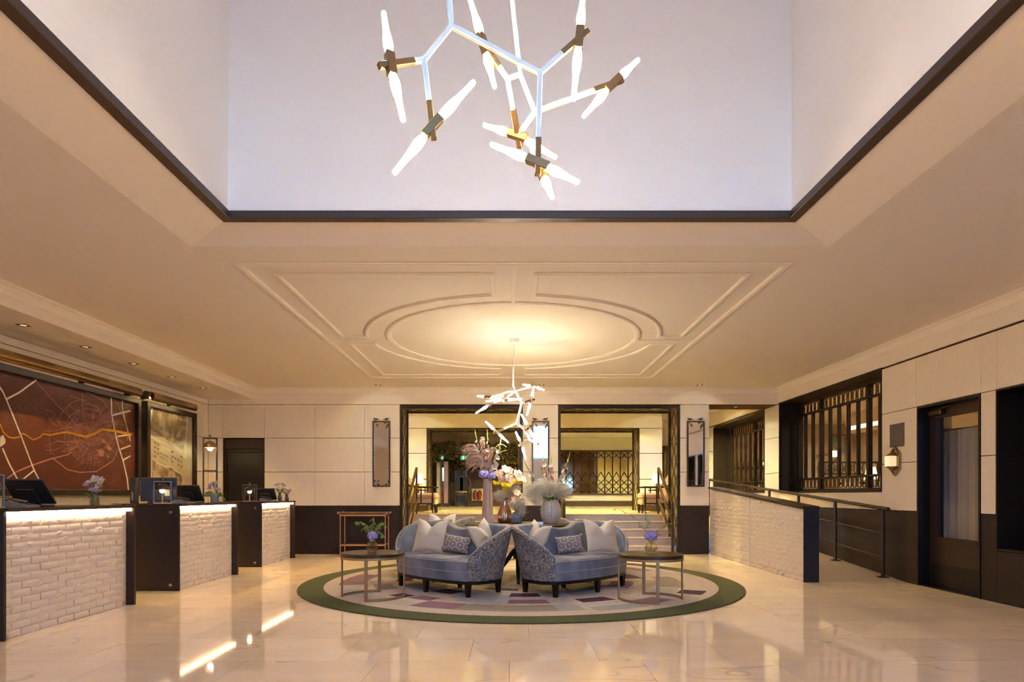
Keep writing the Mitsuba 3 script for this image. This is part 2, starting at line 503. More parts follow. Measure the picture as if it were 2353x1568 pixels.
# dark door in the back wall
m = MB(); d0 = YB + 0.10
m.box(DX0, DX1, d0 + 0.02, d0 + 0.06, 0, Z3)
for a, b, z0, z1 in ((DX0, DX0 + 0.05, 0, 2.13), (DX1 - 0.05, DX1, 0, 2.13), (DX0, DX1, 2.08, 2.13)):
    m.box(a, b, d0 - 0.03, d0 + 0.02, z0, z1, 0.004)
struct('door_1', m.done(), 'black_wood', 'black door in the back wall left of the cream panels')
part('door_1', 'leaf', box(DX0 + 0.055, DX1 - 0.055, d0 - 0.008, d0 + 0.02, 0.005, 2.075, 0.004), 'black_wood')
part('door_1', 'overpanel', box(DX0 + 0.004, DX1 - 0.004, d0 - 0.02, d0 + 0.02, 2.14, Z3 - 0.004, 0.004), 'dark_wood')


# portals: dark frames and diamond screens on the jambs and soffit
def diamond_screen(u0, u1, v0, v1, cell_u, cell_v, put, w=0.012, t=0.012):
    """A screen of crossing bars within a rectangle; put(u, v, depth) gives the point in space."""
    m = MB()
    nu, nv = max(1, round((u1 - u0) / cell_u)), max(1, round((v1 - v0) / cell_v))
    cu, cv = (u1 - u0) / nu, (v1 - v0) / nv
    segs = []
    for s in (1, -1):
        for k in range(-nv, nu + nv + 1):
            # a diagonal u = u0 + cu*(k) + s*(cu/cv)*(v - v0)
            pts = []
            for v in (v0, v1):
                pts.append((u0 + cu * k + s * cu / cv * (v - v0), v))
            (ua, va), (ub, vb) = pts
            ts = [0.0, 1.0]
            lo, hi = 0.0, 1.0
            du = ub - ua
            if abs(du) > 1e-9:
                t0_, t1_ = sorted(((u0 - ua) / du, (u1 - ua) / du))
                lo, hi = max(lo, t0_), min(hi, t1_)
            if hi - lo > 1e-3:
                segs.append(((ua + du * lo, va + (vb - va) * lo), (ua + du * hi, va + (vb - va) * hi)))
    for (a, b), (c_, d) in segs:
        p, q = put(a, b), put(c_, d)
        m.bar(p, q, w, t)
    return m.done()


def portal(x0, x1, y0, y1, zf, zt, name, label):
    """A lined opening: frame round the front and back edges, antique mirror lining, diamond screens before it."""
    th = name
    fr = MB(); W = 0.05
    for y in (y0 - 0.012, y1 - 0.04):
        fr.box(x0, x0 + W, y, y + 0.052, zf, zt, 0.004); fr.box(x1 - W, x1, y, y + 0.052, zf, zt, 0.004); fr.box(x0, x1, y, y + 0.052, zt - W, zt, 0.004)
    labels[th] = {'kind': 'structure', 'label': label}
    place[th] = np.eye(4)
    entry(th, fr.done(), 'black_wood', False, None)
    ya, yb = y0 + 0.04, y1 - 0.04
    for x, s in ((x0, 1), (x1, -1)):
        part(th, 'lining', box(x, x + s * 0.008, ya, yb, zf, zt - 0.008), 'antique_mirror')
        part(th, 'jamb_screen', diamond_screen(ya, yb, zf, zt - W, 0.335, 0.43, lambda u, v, x=x, s=s: np.array([x + s * 0.03, u, v])), 'bronze_dark')
    part(th, 'lining', box(x0 + 0.008, x1 - 0.008, ya, yb, zt - 0.008, zt), 'antique_mirror')
    part(th, 'head_screen', diamond_screen(x0 + 0.03, x1 - 0.03, ya, yb, 0.43, 0.335, lambda u, v: np.array([u, v, zt - 0.03])), 'bronze_dark')


scene['bronze_dark'] = metal((0.075, 0.055, 0.035), 0.4)
portal(OL[0], OL[1], YB, YB2, 0.0, PZ, 'trim_portal', 'dark portal with diamond screens left of the middle mirror')
portal(OR[0], OR[1], YB, YB2, 0.0, PZ, 'trim_portal_001', 'dark portal with diamond screens right of the middle mirror')

# ---------------- stairs up to the hall
for i, (a, b) in enumerate((OL, OR)):
    th = numbered('stairs'); place[th] = np.eye(4)
    labels[th] = {'kind': 'structure', 'label': 'beige stone steps in the ' + ('left' if i == 0 else 'right') + ' portal'}
    for k in range(5):
        y0 = YB + 0.10 + 0.30 * k
        y1 = 14.1 + 0.3 if k == 4 else YB + 0.10 + 0.30 * (k + 1)
        m = MB(); z = 0.155 * (k + 1)
        m.box(a + 0.05, b - 0.05, y0, y1 + 0.02, 0.155 * k, z - 0.03); m.box(a + 0.05, b - 0.05, y0 - 0.02, y1 + 0.02, z - 0.03, z, 0.006)
        part(th, 'step', m.done(), 'step_stone')

# ---------------- upper hall, second portal wall, the room behind
HX0, HX1, P2, P2B, HB = -2.73, XR, 16.84, 17.6, 24.0
HC = 3.40
f = MB()
f.box(-4.6, OL[0], YB2 + 0.001, 31, HF - 0.1, HF); f.box(OR[1], 4.2, YB2 + 0.001, 31, HF - 0.1, HF); f.box(OL[0], OR[1], 14.42, 31, HF - 0.1, HF)
f.box(OL[1], OR[0], YB2 + 0.001, 14.42, HF - 0.1, HF); f.box(4.2, XR + 0.4, 17.2, 31, HF - 0.1, HF)
f.box(OL[0] - 0.2, OL[0] + 0.05, YB2 + 0.001, 14.42, 0, HF - 0.001); f.box(OR[1] - 0.05, OR[1] + 0.2, YB2 + 0.001, 14.42, 0, HF - 0.001)
f.box(OL[1] - 0.05, OR[0] + 0.05, YB2 + 0.001, 14.42, 0, HF - 0.101)
struct('floor_hall', f.done(), 'hall_marble', 'shiny golden brown marble floor of the upper hall')
scene['hall_marble'] = princ((0.34, 0.265, 0.16), 0.10, specular=0.6)
struct('ceiling_hall', box(-4.6, XR + 0.4, YB2 + 0.001, 31, HC, HC + 0.1), 'plaster', 'plaster ceiling of the upper hall')
struct('wall_hall_left', box(HX0 - 0.2, HX0, YB2 + 0.001, P2, HF, HC), 'wall_fabric', 'left side wall of the upper hall')
holes = [(OL[0], OL[1], HF, PZ), (OR[0], OR[1], HF, PZ)]
struct('wall_hall', wall_cut('y', (HX0 - 0.2, HF), (4.04, HC), holes, (P2 + 0.02, P2B)), 'reveal', 'second portal wall of cream panels at the back of the upper hall')
th2 = (P2, P2 + 0.02)
hz = [HF + 0.15, 1.62, 2.31, 2.985]
for a, b in ((HX0, OL[0]), (OL[1], OR[0]), (OR[1], 4.04)):
    panels('wall_hall', 'y', [a, b], hz, t=th2, gap=0.014)
    one_panel('wall_hall', 'y', a, b, HF, HF + 0.15, th2, bsdf='dark_panel', name='plinth')
one_panel('wall_hall', 'y', HX0, 4.04, 2.985, HC, th2, bsdf='wall_fabric', name='frieze')
portal(OL[0], OL[1], P2, P2B, HF, PZ - 0.01, 'trim_portal_002', 'inner dark portal seen through the left portal')
portal(OR[0], OR[1], P2, P2B, HF, PZ - 0.01, 'trim_portal_003', 'inner dark portal seen through the right portal')
# passage at the right end of the hall with a dark door
struct('wall_passage', box(4.04, XR + 0.05, 18.3, 18.45, HF, HC), 'wall_fabric', 'end wall of the passage beside the ramp')
m = MB(); m.box(4.06, 5.3, 18.24, 18.30, HF, 2.62)
struct('door_2', m.done(), 'black_wood', 'dark door at the end of the passage right of the hall')
part('door_2', 'pull_handle', box(4.42, 4.46, 18.17, 18.2, 1.5, 2.45, 0.006), 'brass_aged')
part('door_2', 'handle_post', box(4.43, 4.45, 18.195, 18.245, 1.6, 1.64), 'brass_aged')
part('door_2', 'handle_post', box(4.43, 4.45, 18.195, 18.245, 2.3, 2.34), 'brass_aged')
struct('wall_room_right', box(XR - 0.1, XR + 0.3, 18.5, 26, HF, HC), 'wall_fabric')
# far wall: left part dark with a doorway, right part light with a screen
fw = [(-2.15, -1.66, HF, 2.22)]
struct('wall_far', wall_cut('y', (-4.6, HF), (1.2, HC), fw, (HB, HB + 0.2)), 'dark_panel', 'dark far wall of the bar behind the hanging greenery')
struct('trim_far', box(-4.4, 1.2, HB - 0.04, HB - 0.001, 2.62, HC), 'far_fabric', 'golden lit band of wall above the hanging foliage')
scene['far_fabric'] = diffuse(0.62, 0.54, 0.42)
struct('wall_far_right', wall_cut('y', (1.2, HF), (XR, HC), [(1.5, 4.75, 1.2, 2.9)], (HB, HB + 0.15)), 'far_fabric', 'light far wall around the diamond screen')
struct('baseboard_far', box(1.2, XR - 0.1, HB - 0.03, HB, HF, HF + 0.2), 'black_wood')
struct('wall_bar_left', box(-4.6, -4.4, P2B, 31, HF, HC), 'dark_panel')
struct('wall_room_back', box(-4.6, XR + 0.3, 29.0, 29.2, HF, HC), 'far_room')
scene['far_room'] = diffuse(0.50, 0.46, 0.42)
struct('wall_room_divider', box(1.1, 1.2, HB + 0.2, 29, HF, HC), 'far_room')

# ---------------- right wall
W1, W2 = (13.48, 16.87, 1.25, 3.0), (9.22, 12.74, 1.245, 3.06)
DR, W3 = (7.28, 8.41, 0.0, 2.375), (5.55, 7.04, 0.58, 2.375)
struct('wall_right', wall_cut('x', (YF, 0.0), (20.0, C), [W1, W2, DR, W3], (XR + 0.03, XR + 0.30)), 'reveal', 'right wall of cream panels with dark framed windows and a glazed door')
txr = (XR, XR + 0.03)
panels('wall_right', 'x', [YF, -0.5, 2.0, 4.3, 5.55, 7.04, 7.28, DR[1] + 0.03, W2[0]], [Z3 + 0.02, Z4], t=txr)
panels('wall_right', 'x', [DR[1], W2[0]], [Z1, Z2 - 0.02, Z3 + 0.02], t=txr)
panels('wall_right', 'x', [W3[1], DR[0]], [Z1, Z2 - 0.02, Z3 + 0.02], t=txr)
panels('wall_right', 'x', [YF, -0.5, 2.0, 4.3, W3[0]], [Z1, Z2 - 0.02, Z3 + 0.02], t=txr)
panels('wall_right', 'x', [W2[1], W1[0]], [Z1, Z2 - 0.02, Z3 + 0.02, Z4], t=txr)
panels('wall_right', 'x', [W1[1], 18.24], [Z1, Z2 - 0.02, Z3 + 0.02, Z4], t=txr)
one_panel('wall_right', 'x', W2[0], W2[1], Z1, W2[2], txr)
one_panel('wall_right', 'x', W1[0], W1[1], Z1, W1[2], txr)
one_panel('wall_right', 'x', YF, YB, Z4 + 0.02, C, txr, bsdf='plaster', name='frieze')
one_panel('wall_right', 'x', YB, 18.24, Z4 + 0.02, HC, txr, bsdf='plaster', name='frieze')
for a, b in ((YF, 0), (0, 3), (3, W3[0]), (W3[1], DR[0]), (DR[1], W2[0]), (W2[0], 11.0), (11.0, W2[1]), (W2[1], 15.2), (15.2, 18.24)):
    one_panel('wall_right', 'x', a, b, 0.0, Z1, txr, bsdf='dark_panel', name='dado_panel')
one_panel('wall_right', 'x', W3[0], W3[1], 0.0, W3[2], txr, bsdf='dark_panel', name='dado_panel')

# ---------------- ramp and its brick wall
RY0, RS = 8.67, 0.078
v = [[x, y, z] for x in (4.2, XR) for y, z in ((RY0, 0.002), (18.24, 0.002 + RS * (17.2 - RY0)), (18.24, -0.02), (RY0, -0.02))]
v[1][1] = v[2][1] = v[5][1] = v[6][1] = 17.2
struct('floor_ramp', (np.array(v), np.array([[0, 1, 5, 4], [3, 7, 6, 2], [0, 4, 7, 3], [1, 2, 6, 5], [0, 3, 2, 1], [4, 5, 6, 7]])), 'ramp_stone', 'beige stone ramp rising along the right wall')
# ---------------------------------------------------------------- lamps
scene['lens_off'] = princ((0.9, 0.85, 0.75), 0.3)


def square_ring(a, b, z0, z1):
    m = MB()
    m.box(-a, a, -a, -b, z0, z1); m.box(-a, a, b, a, z0, z1); m.box(-a, -b, -b, b, z0, z1); m.box(b, a, -b, b, z0, z1)
    return m.done()


_dl = {}


def downlight(x, y, z, label, group, power=6.0, cut=50.0, beam=25.0, tint=WARM, tilt=(0, 0), hidden=False):
    """A recessed square downlight with its lamp."""
    k = thing('downlight', label, 'downlight', group, tr(x, y, z))
    if not _dl:
        _dl['trim'] = mikit.ply(square_ring(0.055, 0.040, -0.004, 0.0))
        m = MB(); m.lathe([(0.0, -0.003), (0.034, -0.003), (0.036, -0.001)], 16)
        _dl['lens'] = mikit.ply(m.done())
        _dl['plate'] = mikit.ply(box(-0.0405, 0.0405, -0.0405, 0.0405, -0.0012, 0.0))
    part(k, 'trim', _dl['trim'], 'black_metal')
    part(k, 'plate', _dl['plate'], 'black_metal')
    part(k, 'lens', _dl['lens'], 'lens_off', emit=tint * 0.7)
    scene[k + '__beam'] = {'type': 'spot', 'to_world': T().look_at(origin=[x, y, z - 0.012], target=[x + tilt[0], y + tilt[1], z - 1], up=[0, 1, 0]),
                           'intensity': rgb(*(float(c) for c in tint * power)), 'cutoff_angle': cut, 'beam_width': beam}
    return k


for y, n in zip((7.21, 8.26, 9.31, 10.36, 11.41), ('nearest of the five', 'second of the five', 'middle of the five', 'fourth of the five', 'farthest of the five')):
    downlight(-5.57, y, SZ, f'square recessed downlight in the left soffit, {n}', 'downlights in the left soffit', 18.0, tint=WARM * (1.2, 0.95, 0.5))
for x, n in ((-2.62, 'left'), (0.60, 'middle'), (3.72, 'right')):
    downlight(x, YB - 0.36, C, f'square ceiling downlight washing the wall above the {n} tall mirror', 'ceiling downlights at the back wall', 10.0, 62, 20, tilt=(0, 0.33))
downlight(4.68, 13.15, Z4, 'square downlight in the lintel over the ramp', 'downlights at the ramp', 8.0, 70, 40)
HALLC = np.array([1.35, 0.92, 0.29])
for x, n in ((-2.45, 'left of'), (3.74, 'right of'), (0.6, 'between')):
    downlight(x, P2 - 0.36, HC, f'square ceiling downlight of the upper hall {n} the inner portals', 'downlights in the upper hall', 31.0, 65, 30, tint=HALLC, tilt=(0, 0.3))
for x, n in ((-1.0, 'left'), (2.2, 'middle'), (4.7, 'right')):
    downlight(x, 15.2, HC, f'square ceiling downlight over the upper hall floor, {n} of three', 'downlights in the upper hall', 88.0, 75, 50, tint=HALLC)
for x, y, n in ((-1.0, 19.5, 'before the hanging foliage'), (2.2, 19.5, 'left before the lattice screen'), (3.6, 22.0, 'nearest the lattice screen')):
    downlight(x, y, HC, f'square ceiling downlight of the bar, {n}', 'downlights in the bar', 160.0, 75, 50, tint=HALLC)
# ---------------- branching chandeliers of brass holders and frosted tubes
scene['bulb_glass'] = princ((0.95, 0.92, 0.85), 0.25)


def bulb_profile(L, r):
    return [(0.0, 0.0), (r * 0.80, 0.0), (r * 1.05, L * 0.10), (r * 1.25, L * 0.22), (r * 1.12, L * 0.38), (r * 0.86, L * 0.52), (r * 0.74, L * 0.70), (r * 0.68, L * 0.94), (r * 0.55, L * 0.985), (0.0, L)]


def branch_chandelier(label, rods, holders, stem, power, tint=(1.0, 0.84, 0.54), w=0.021, hw=0.034, hl=0.105, br=0.0165):
    k = thing('branching_chandelier', label, 'chandelier')
    for pts, r in stem:
        m = MB(); m.tube(pts, r, 10)
        part(k, 'stem', m.done(), 'ivory_paint', 30)
    for p, q in rods:
        m = MB(); m.bar(p, q, w, w, bev=0.003, ext=w * 0.35)
        part(k, 'arm', m.done(), 'ivory_paint')
    for pos, ends, d in holders:
        pos = np.asarray(pos, float)
        if d is not None:
            d = np.asarray(d, float); u = (pos - d) / np.linalg.norm(pos - d)
            m = MB(); m.bar(pos - u * 0.11, pos + u * 0.055, w * 1.12, w * 1.12, bev=0.002)
            part(k, 'sleeve', m.done(), 'brass_aged')
        ax = np.asarray(ends[0], float) - pos; ax /= np.linalg.norm(ax)
        # the box holder runs along the lamps' axis; its length follows where the lamps start
        m = MB(); m.bar(pos - ax * hl / 2, pos + ax * hl / 2, hw, hw, bev=0.003)
        hk = part(k, 'lamp_holder', m.done(), 'brass_aged')
        for e in ends:
            a = np.asarray(e, float) - pos; L = np.linalg.norm(a); a /= L
            p0 = pos + a * (hl / 2 - 0.006)
            LL = max(0.12, L - hl / 2)
            m = MB(); m.lathe(bulb_profile(LL, br), 14, frame_to(p0, p0 + a))
            part(k, 'bulb', m.done(), 'bulb_glass', True, emit=np.array(tint) * power)
    return k


# near chandelier, hanging in the light well; each joint at its own depth
J = dict(A=(1037, 60, 2.55), B=(974.7, 137.7, 2.50), E=(1241, 168, 2.62), J=(1195, 171, 2.85), J2=(1166, 181, 2.80), L=(1229, 257, 2.85))
P = {k: at(*v) for k, v in J.items()}
Hp = {1: at(898, 148, 2.42), 2: at(993, 291, 2.45), 3: at(1112, 104, 2.78), 4: at(1331, 88, 2.66), 5: at(1409, 192, 2.95), 6: at(1190, 312, 2.95), 7: at(1236, 374, 2.55), 8: at(1243, 391, 2.62)}
R0, R1 = P['A'] + (-0.03, 0.0, 0.42), P['J'] + (-0.05, -0.02, 0.46)
hub = np.array([P['A'][0] + 0.12, 2.68, 4.10])
rods = [(P['A'], R0), (R0, hub), (P['J'], R1), (R1, hub), (P['A'], P['B']), (P['A'], P['E']), (P['J'], P['J2']), (P['J'], P['L']),
        (P['B'], Hp[1]), (P['B'], Hp[2]), (P['E'], Hp[4]), (P['E'], Hp[7]), (P['J2'], Hp[3]), (P['J2'], Hp[6]), (P['L'], Hp[5]), (P['L'], Hp[6])]
holders = [
    (Hp[1], [at(881, 24, 2.48), at(928, 283, 2.36)], P['B']), (Hp[2], [at(1093, 184, 2.5), at(902, 403, 2.40)], P['B']),
    (Hp[3], [at(1078, -8, 2.82), at(1138, 206, 2.74)], P['J2']), (Hp[4], [at(1341, -25, 2.70), at(1317, 236, 2.62)], P['E']),
    (Hp[5], [at(1470, 134, 2.98), at(1337, 272, 2.92)], P['L']), (Hp[6], [at(1108, 286, 3.0), at(1282, 365, 2.90)], P['J2']),
    (Hp[7], [at(1124, 330, 2.6), at(1334, 422, 2.5)], P['E']), (Hp[8], [at(1268, 452, 2.56), at(1222, 338, 2.68)], None)]
branch_chandelier('large branching chandelier of frosted tube lamps in the light well', rods, holders,
                  [([hub, (hub[0], 2.68, ZT - 0.03)], 0.014), ([(hub[0], 2.68, ZT - 0.035), (hub[0], 2.68, ZT)], 0.09)], 138.0, (1.0, 0.63, 0.24))

# far chandelier over the round table
Y2 = 8.80
J = dict(a=(1179.6, 889, 0), b=(1184.6, 899, 0), b1=(1167, 900.6, -0.1), b2=(1141, 909.7, -0.2), r1=(1210.7, 891.4, 0.12), b3=(1167, 911, -0.12), c=(1198.4, 927.4, 0.05), d=(1187.7, 973.3, 0), e=(1206.9, 988.6, 0.05), f=(1217.6, 1010.8, 0.1))
P = {k: at(x, y, Y2 + dy) for k, (x, y, dy) in J.items()}
Hp = {1: at(1121, 913, Y2 - 0.25), 2: at(1227, 888.5, Y2 + 0.2), 3: at(1158, 920, Y2 - 0.2), 9: at(1127, 929, Y2 - 0.3), 4: at(1220.6, 920, Y2 + 0.1), 5: at(1141, 993, Y2 - 0.1), 6: at(1214.5, 982.5, Y2 + 0.1), 7: at(1198, 1021, Y2 + 0.1), 8: at(1236, 1023, Y2 + 0.02)}
rods = [(P['a'], P['b']), (P['b'], P['b1']), (P['b1'], P['b2']), (P['b'], P['r1']), (P['b'], P['b3']), (P['b'], P['c']), (P['c'], P['d']), (P['d'], P['e']), (P['e'], P['f']),
        (P['b2'], Hp[1]), (P['r1'], Hp[2]), (P['b3'], Hp[3]), (P['b2'], Hp[9]), (P['c'], Hp[4]), (P['d'], Hp[5]), (P['e'], Hp[6]), (P['f'], Hp[7]), (P['f'], Hp[8])]
holders = [
    (Hp[1], [at(1102, 911, Y2 - 0.2), at(1148, 921, Y2 - 0.34)], P['b2']), (Hp[2], [at(1200, 884, Y2 + 0.25), at(1252, 897.5, Y2 + 0.15)], P['r1']),
    (Hp[3], [at(1115, 923, Y2 - 0.25), at(1200.7, 917, Y2 - 0.15)], P['b3']), (Hp[9], [at(1092, 951, Y2 - 0.3), at(1158, 908.5, Y2 - 0.3)], P['b2']),
    (Hp[4], [at(1227, 886, Y2 + 0.1), at(1210.5, 956, Y2 + 0.1)], P['c']), (Hp[5], [at(1114.5, 968, Y2 - 0.1), at(1169.5, 1019, Y2 - 0.1)], P['d']),
    (Hp[6], [at(1197, 951, Y2 + 0.1), at(1231, 1019, Y2 + 0.1)], P['e']), (Hp[7], [at(1184, 991, Y2 + 0.1), at(1209, 1057, Y2 + 0.1)], P['f']),
    (Hp[8], [at(1243, 1036, Y2 - 0.16)], None)]
cz = P['a'][2]; cx, cy = P['a'][0], P['a'][1]
branch_chandelier('small branching chandelier of frosted tube lamps over the flower table', rods, holders,
                  [([(cx + 0.01, cy, C), (cx + 0.01, cy, C - 0.05)], 0.073), ([(cx + 0.01, cy, C - 0.05), (cx + 0.008, cy, 2.98)], 0.007), ([(cx + 0.008, cy, 2.99), (cx, cy, 2.93)], 0.012), ([(cx, cy, 2.93), (cx, cy, cz)], 0.016)],
                  218.0, (1.0, 0.83, 0.58), w=0.029, hw=0.036, hl=0.10, br=0.0175)
# ---------------------------------------------------------------- reception desks of white painted brick
brng = np.random.default_rng(3)
BL, BH, BP, BV = 0.205, 0.057, 0.217, 0.0665     # brick length and height, pitch along and up


def brick_mesh(L, Hh, seed):
    """A worn brick face: local x along, y up, z out of the wall; its front at about z = 0."""
    nu, nv = (9 if L > 0.12 else 5), 5
    u, v = np.meshgrid(np.linspace(0, 1, nu), np.linspace(0, 1, nv), indexing='ij')
    edge = np.minimum(np.minimum(u, 1 - u) * L, np.minimum(v, 1 - v) * Hh)
    z = -0.007 * np.clip(1 - edge / 0.012, 0, 1) ** 2
    q = np.stack([u * L * 22 + seed * 7.3, v * Hh * 30, np.full_like(u, seed * 1.9)], -1)
    z = z + 0.008 * (meshkit.fbm(q, 3, seed) - 0.5)
    wob = 0.003 * (meshkit.noise(q * 2.3, seed + 5) - 0.5)
    x, y = u * L + wob * (np.minimum(u, 1 - u) < 0.01), v * Hh + 1.5 * wob * (np.minimum(v, 1 - v) < 0.01)
    V = np.stack([x, y, z], -1).reshape(-1, 3)
    F = grid_faces(nu, nv)
    rim = [(i, 0) for i in range(nu)] + [(nu - 1, j) for j in range(1, nv)] + [(i, nv - 1) for i in range(nu - 2, -1, -1)] + [(0, j) for j in range(nv - 2, 0, -1)]
    idx = [i * nv + j for i, j in rim]
    n = len(V); back = V[idx].copy(); back[:, 2] = -0.03
    k = len(idx)
    S = np.array([[idx[i], n + i, n + (i + 1) % k] for i in range(k)] + [[idx[i], n + (i + 1) % k, idx[(i + 1) % k]] for i in range(k)])
    return np.vstack([V, back]), np.vstack([F, S])


BRICKS = [mikit.ply(brick_mesh(BL, BH, s), None, 40) for s in range(14)]
HALVES = [mikit.ply(brick_mesh(BL / 2 - 0.006, BH, 20 + s), None, 40) for s in range(5)]


def mortar_mesh(L, ztop, seed, step=0.0125, bump=1.0):
    """The painted mortar bed between and smeared over the bricks: local x along, y up, z out. ztop(x) gives the height."""
    nu, nv = int(L / step) + 1, int(max(ztop(0), ztop(L)) / step) + 1
    x = np.linspace(0, L, nu)
    u = np.repeat(x[:, None], nv, 1)
    v = np.linspace(0, 1, nv)[None, :] * np.array([ztop(a) for a in x])[:, None]
    # streaks run down and to one side, where the trowel passed
    q = np.stack([(u * 0.8 + v * 0.55) * 9, (v - 0.3 * u) * 26, np.full_like(u, seed)], -1)
    ridge = np.clip(meshkit.fbm(q, 4, seed) - 0.53, 0, 1) * 0.085 * np.clip(np.minimum(u, L - u) / 0.06, 0, 1) * np.clip((np.max(v) - v) / 0.05, 0, 1)
    q2 = np.stack([u * 55, v * 55, np.full_like(u, 2.0 * seed)], -1)
    z = -0.017 + ridge * bump * 1.15 + 0.005 * (meshkit.fbm(q2, 2, seed) - 0.5)
    return np.stack([u, v, np.minimum(z, 0.013)], -1).reshape(-1, 3), grid_faces(nu, nv)


def brick_face(holder, M, L, ztop, seed, cap=300):
    r = random.Random(seed)
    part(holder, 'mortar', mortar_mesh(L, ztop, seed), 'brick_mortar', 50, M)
    count, row = 0, 0
    while row * BV + 0.03 < max(ztop(0), ztop(L)) and count < cap:
        y = 0.004 + row * BV
        x = -0.5 * BP if row % 2 else 0.0
        while x < L - 0.03:
            x0, x1 = max(x, 0.0), min(x + BL, L)
            if x1 - x0 > BL * 0.9:
                d, dx = r.choice(BRICKS), x0
            elif x1 - x0 > 0.07:
                d, dx = r.choice(HALVES), (x0 if x <= 0 else x0)
            else:
                x += BP
                continue
            if y + BH < min(ztop(dx), ztop(min(dx + BL, L))) + 0.004 and count < cap:
                part(holder, 'brick', d, 'brick_paint', M=M @ tr(dx, y, r.uniform(-0.004, 0.003)))
                count += 1
            x += BP
        row += 1


DX = -4.18
desk_names = ['nearest, at the left edge of the photo', 'the middle one of three', 'the farthest of three']


def reception_desk(y0, y1, name, seed, end_bolts=True):
    k = thing('reception_desk', f'white brick reception desk with glowing top edge, {name}', 'reception desk', 'reception desks')
    top = 1.09
    part(k, 'carcass', box(-4.84, DX - 0.032, y0 + 0.03, y1 - 0.03, 0.0, top - 0.03), 'black_wood')
    part(k, 'counter_top', box(-4.90, DX + 0.075, y0, y1, top - 0.028, top, 0.003), 'dark_wood')
    part(k, 'end_panel', box(-4.90, DX + 0.035, y0, y0 + 0.03, 0.0, top - 0.029, 0.003), 'black_panel', label='black end panel with two round bolts')
    part(k, 'end_panel', box(-4.90, DX + 0.07, y1 - 0.035, y1, 0.0, top - 0.029, 0.003), 'dark_wood', label='dark end post')
    M = np.array([[0, 0, 1, DX], [1, 0, 0, y0 + 0.032], [0, 1, 0, 0], [0, 0, 0, 1.0]])
    brick_face(k, M, y1 - y0 - 0.07, lambda x: 1.03, seed)
    part(k, 'light_strip', box(DX + 0.005, DX + 0.050, y0 + 0.035, y1 - 0.04, top - 0.066, top - 0.030, 0.003), 'lens_off', emit=np.array([1.0, 0.66, 0.38]) * 9, label='glowing strip under the counter edge')
    for z in (0.075, 0.985):
        m = MB(); m.lathe([(0, -0.004), (0.019, -0.004), (0.019, 0.010), (0.016, 0.013), (0.007, 0.013), (0.006, 0.010), (0, 0.010)], 18, tr(DX - 0.07, y0, z) @ rx(90))
        part(k, 'bolt', m.done(), 'chrome', 40)
    return k


scene['black_panel'] = princ((0.009, 0.0085, 0.011), 0.45, specular=0.35)
reception_desk(5.155, 6.92, desk_names[0], 31)
reception_desk(7.88, 9.52, desk_names[1], 32)
reception_desk(10.48, 12.03, desk_names[2], 33)
TOP = 1.09

# ---------------- globe lamps in square frames on the desks
scene['dome_metal'] = metal((0.10, 0.085, 0.075), 0.3)
scene['copper_rod'] = metal((0.75, 0.42, 0.28), 0.25)


def globe_lamp(label, M):
    k = thing('globe_lamp', label, 'lamp', 'frame lamps on the desks', M)
    part(k, 'base', box(-0.105, 0.105, -0.105, 0.105, 0, 0.012, 0.004), 'copper_rod')
    m = MB()
    for x in (-0.095, 0.095):
        for y in (-0.095, 0.095):
            m.box(x - 0.007, x + 0.007, y - 0.007, y + 0.007, 0.012, 0.285, 0.002)
    for s in (-0.095, 0.095):
        m.box(-0.102, 0.102, s - 0.007, s + 0.007, 0.272, 0.286); m.box(s - 0.007, s + 0.007, -0.102, 0.102, 0.272, 0.286)
    m.bar((-0.095, -0.095, 0.279), (0.095, 0.095, 0.279), 0.012); m.bar((0.095, -0.095, 0.279), (-0.095, 0.095, 0.279), 0.012)
    part(k, 'frame', m.done(), 'dome_metal')
    t = np.linspace(0, math.pi / 2, 12); r, zc = 0.086, 0.178
    m = MB(); m.lathe([(r * math.cos(a), zc + r * math.sin(a)) for a in t] + [(0.004, zc + r)], 28)
    m.lathe([(0.0, 0.262), (0.02, 0.264), (0.022, 0.285), (0.012, 0.292), (0.016, 0.303), (0.013, 0.318), (0, 0.324)], 16)
    part(k, 'dome', m.done(), 'dome_metal', 40)
    m = MB(); m.lathe([(0.001, zc - r)] + [(r * math.cos(a), zc - r * math.sin(a)) for a in t[::-1][1:]], 28)
    part(k, 'glass_bowl', m.done(), 'pane', True)
    m = MB(); m.tube([(0, 0, 0.012), (0, 0, 0.10)], 0.011, 10)
    part(k, 'stem', m.done(), 'copper_rod', 40)
    m = MB(); m.mesh(trimesh.creation.icosphere(2, 0.034), tr(0, 0, zc - 0.012))
    part(k, 'bulb', m.done(), 'bulb_glass', True, emit=np.array([1, 0.74, 0.42]) * 45)
    return k


gl = globe_lamp('globe table lamp in a dark square frame on the middle desk, before the black monitors', tr(-4.43, 8.02, TOP) @ rz(32))
dup(gl, 'globe table lamp in a dark square frame on the farthest desk', tr(-4.43, 10.7, TOP) @ rz(32))
dup(gl, 'globe lamp frame cut by the left edge of the photo on the nearest desk', tr(-4.44, 5.37, TOP) @ rz(40))

# ---------------- monitors, card machines, telephones
scene['plastic_black'] = princ((0.018, 0.017, 0.017), 0.35)
scene['plastic_grey'] = princ((0.16, 0.15, 0.145), 0.4)
scene['screen_off'] = princ((0.010, 0.010, 0.012), 0.12)


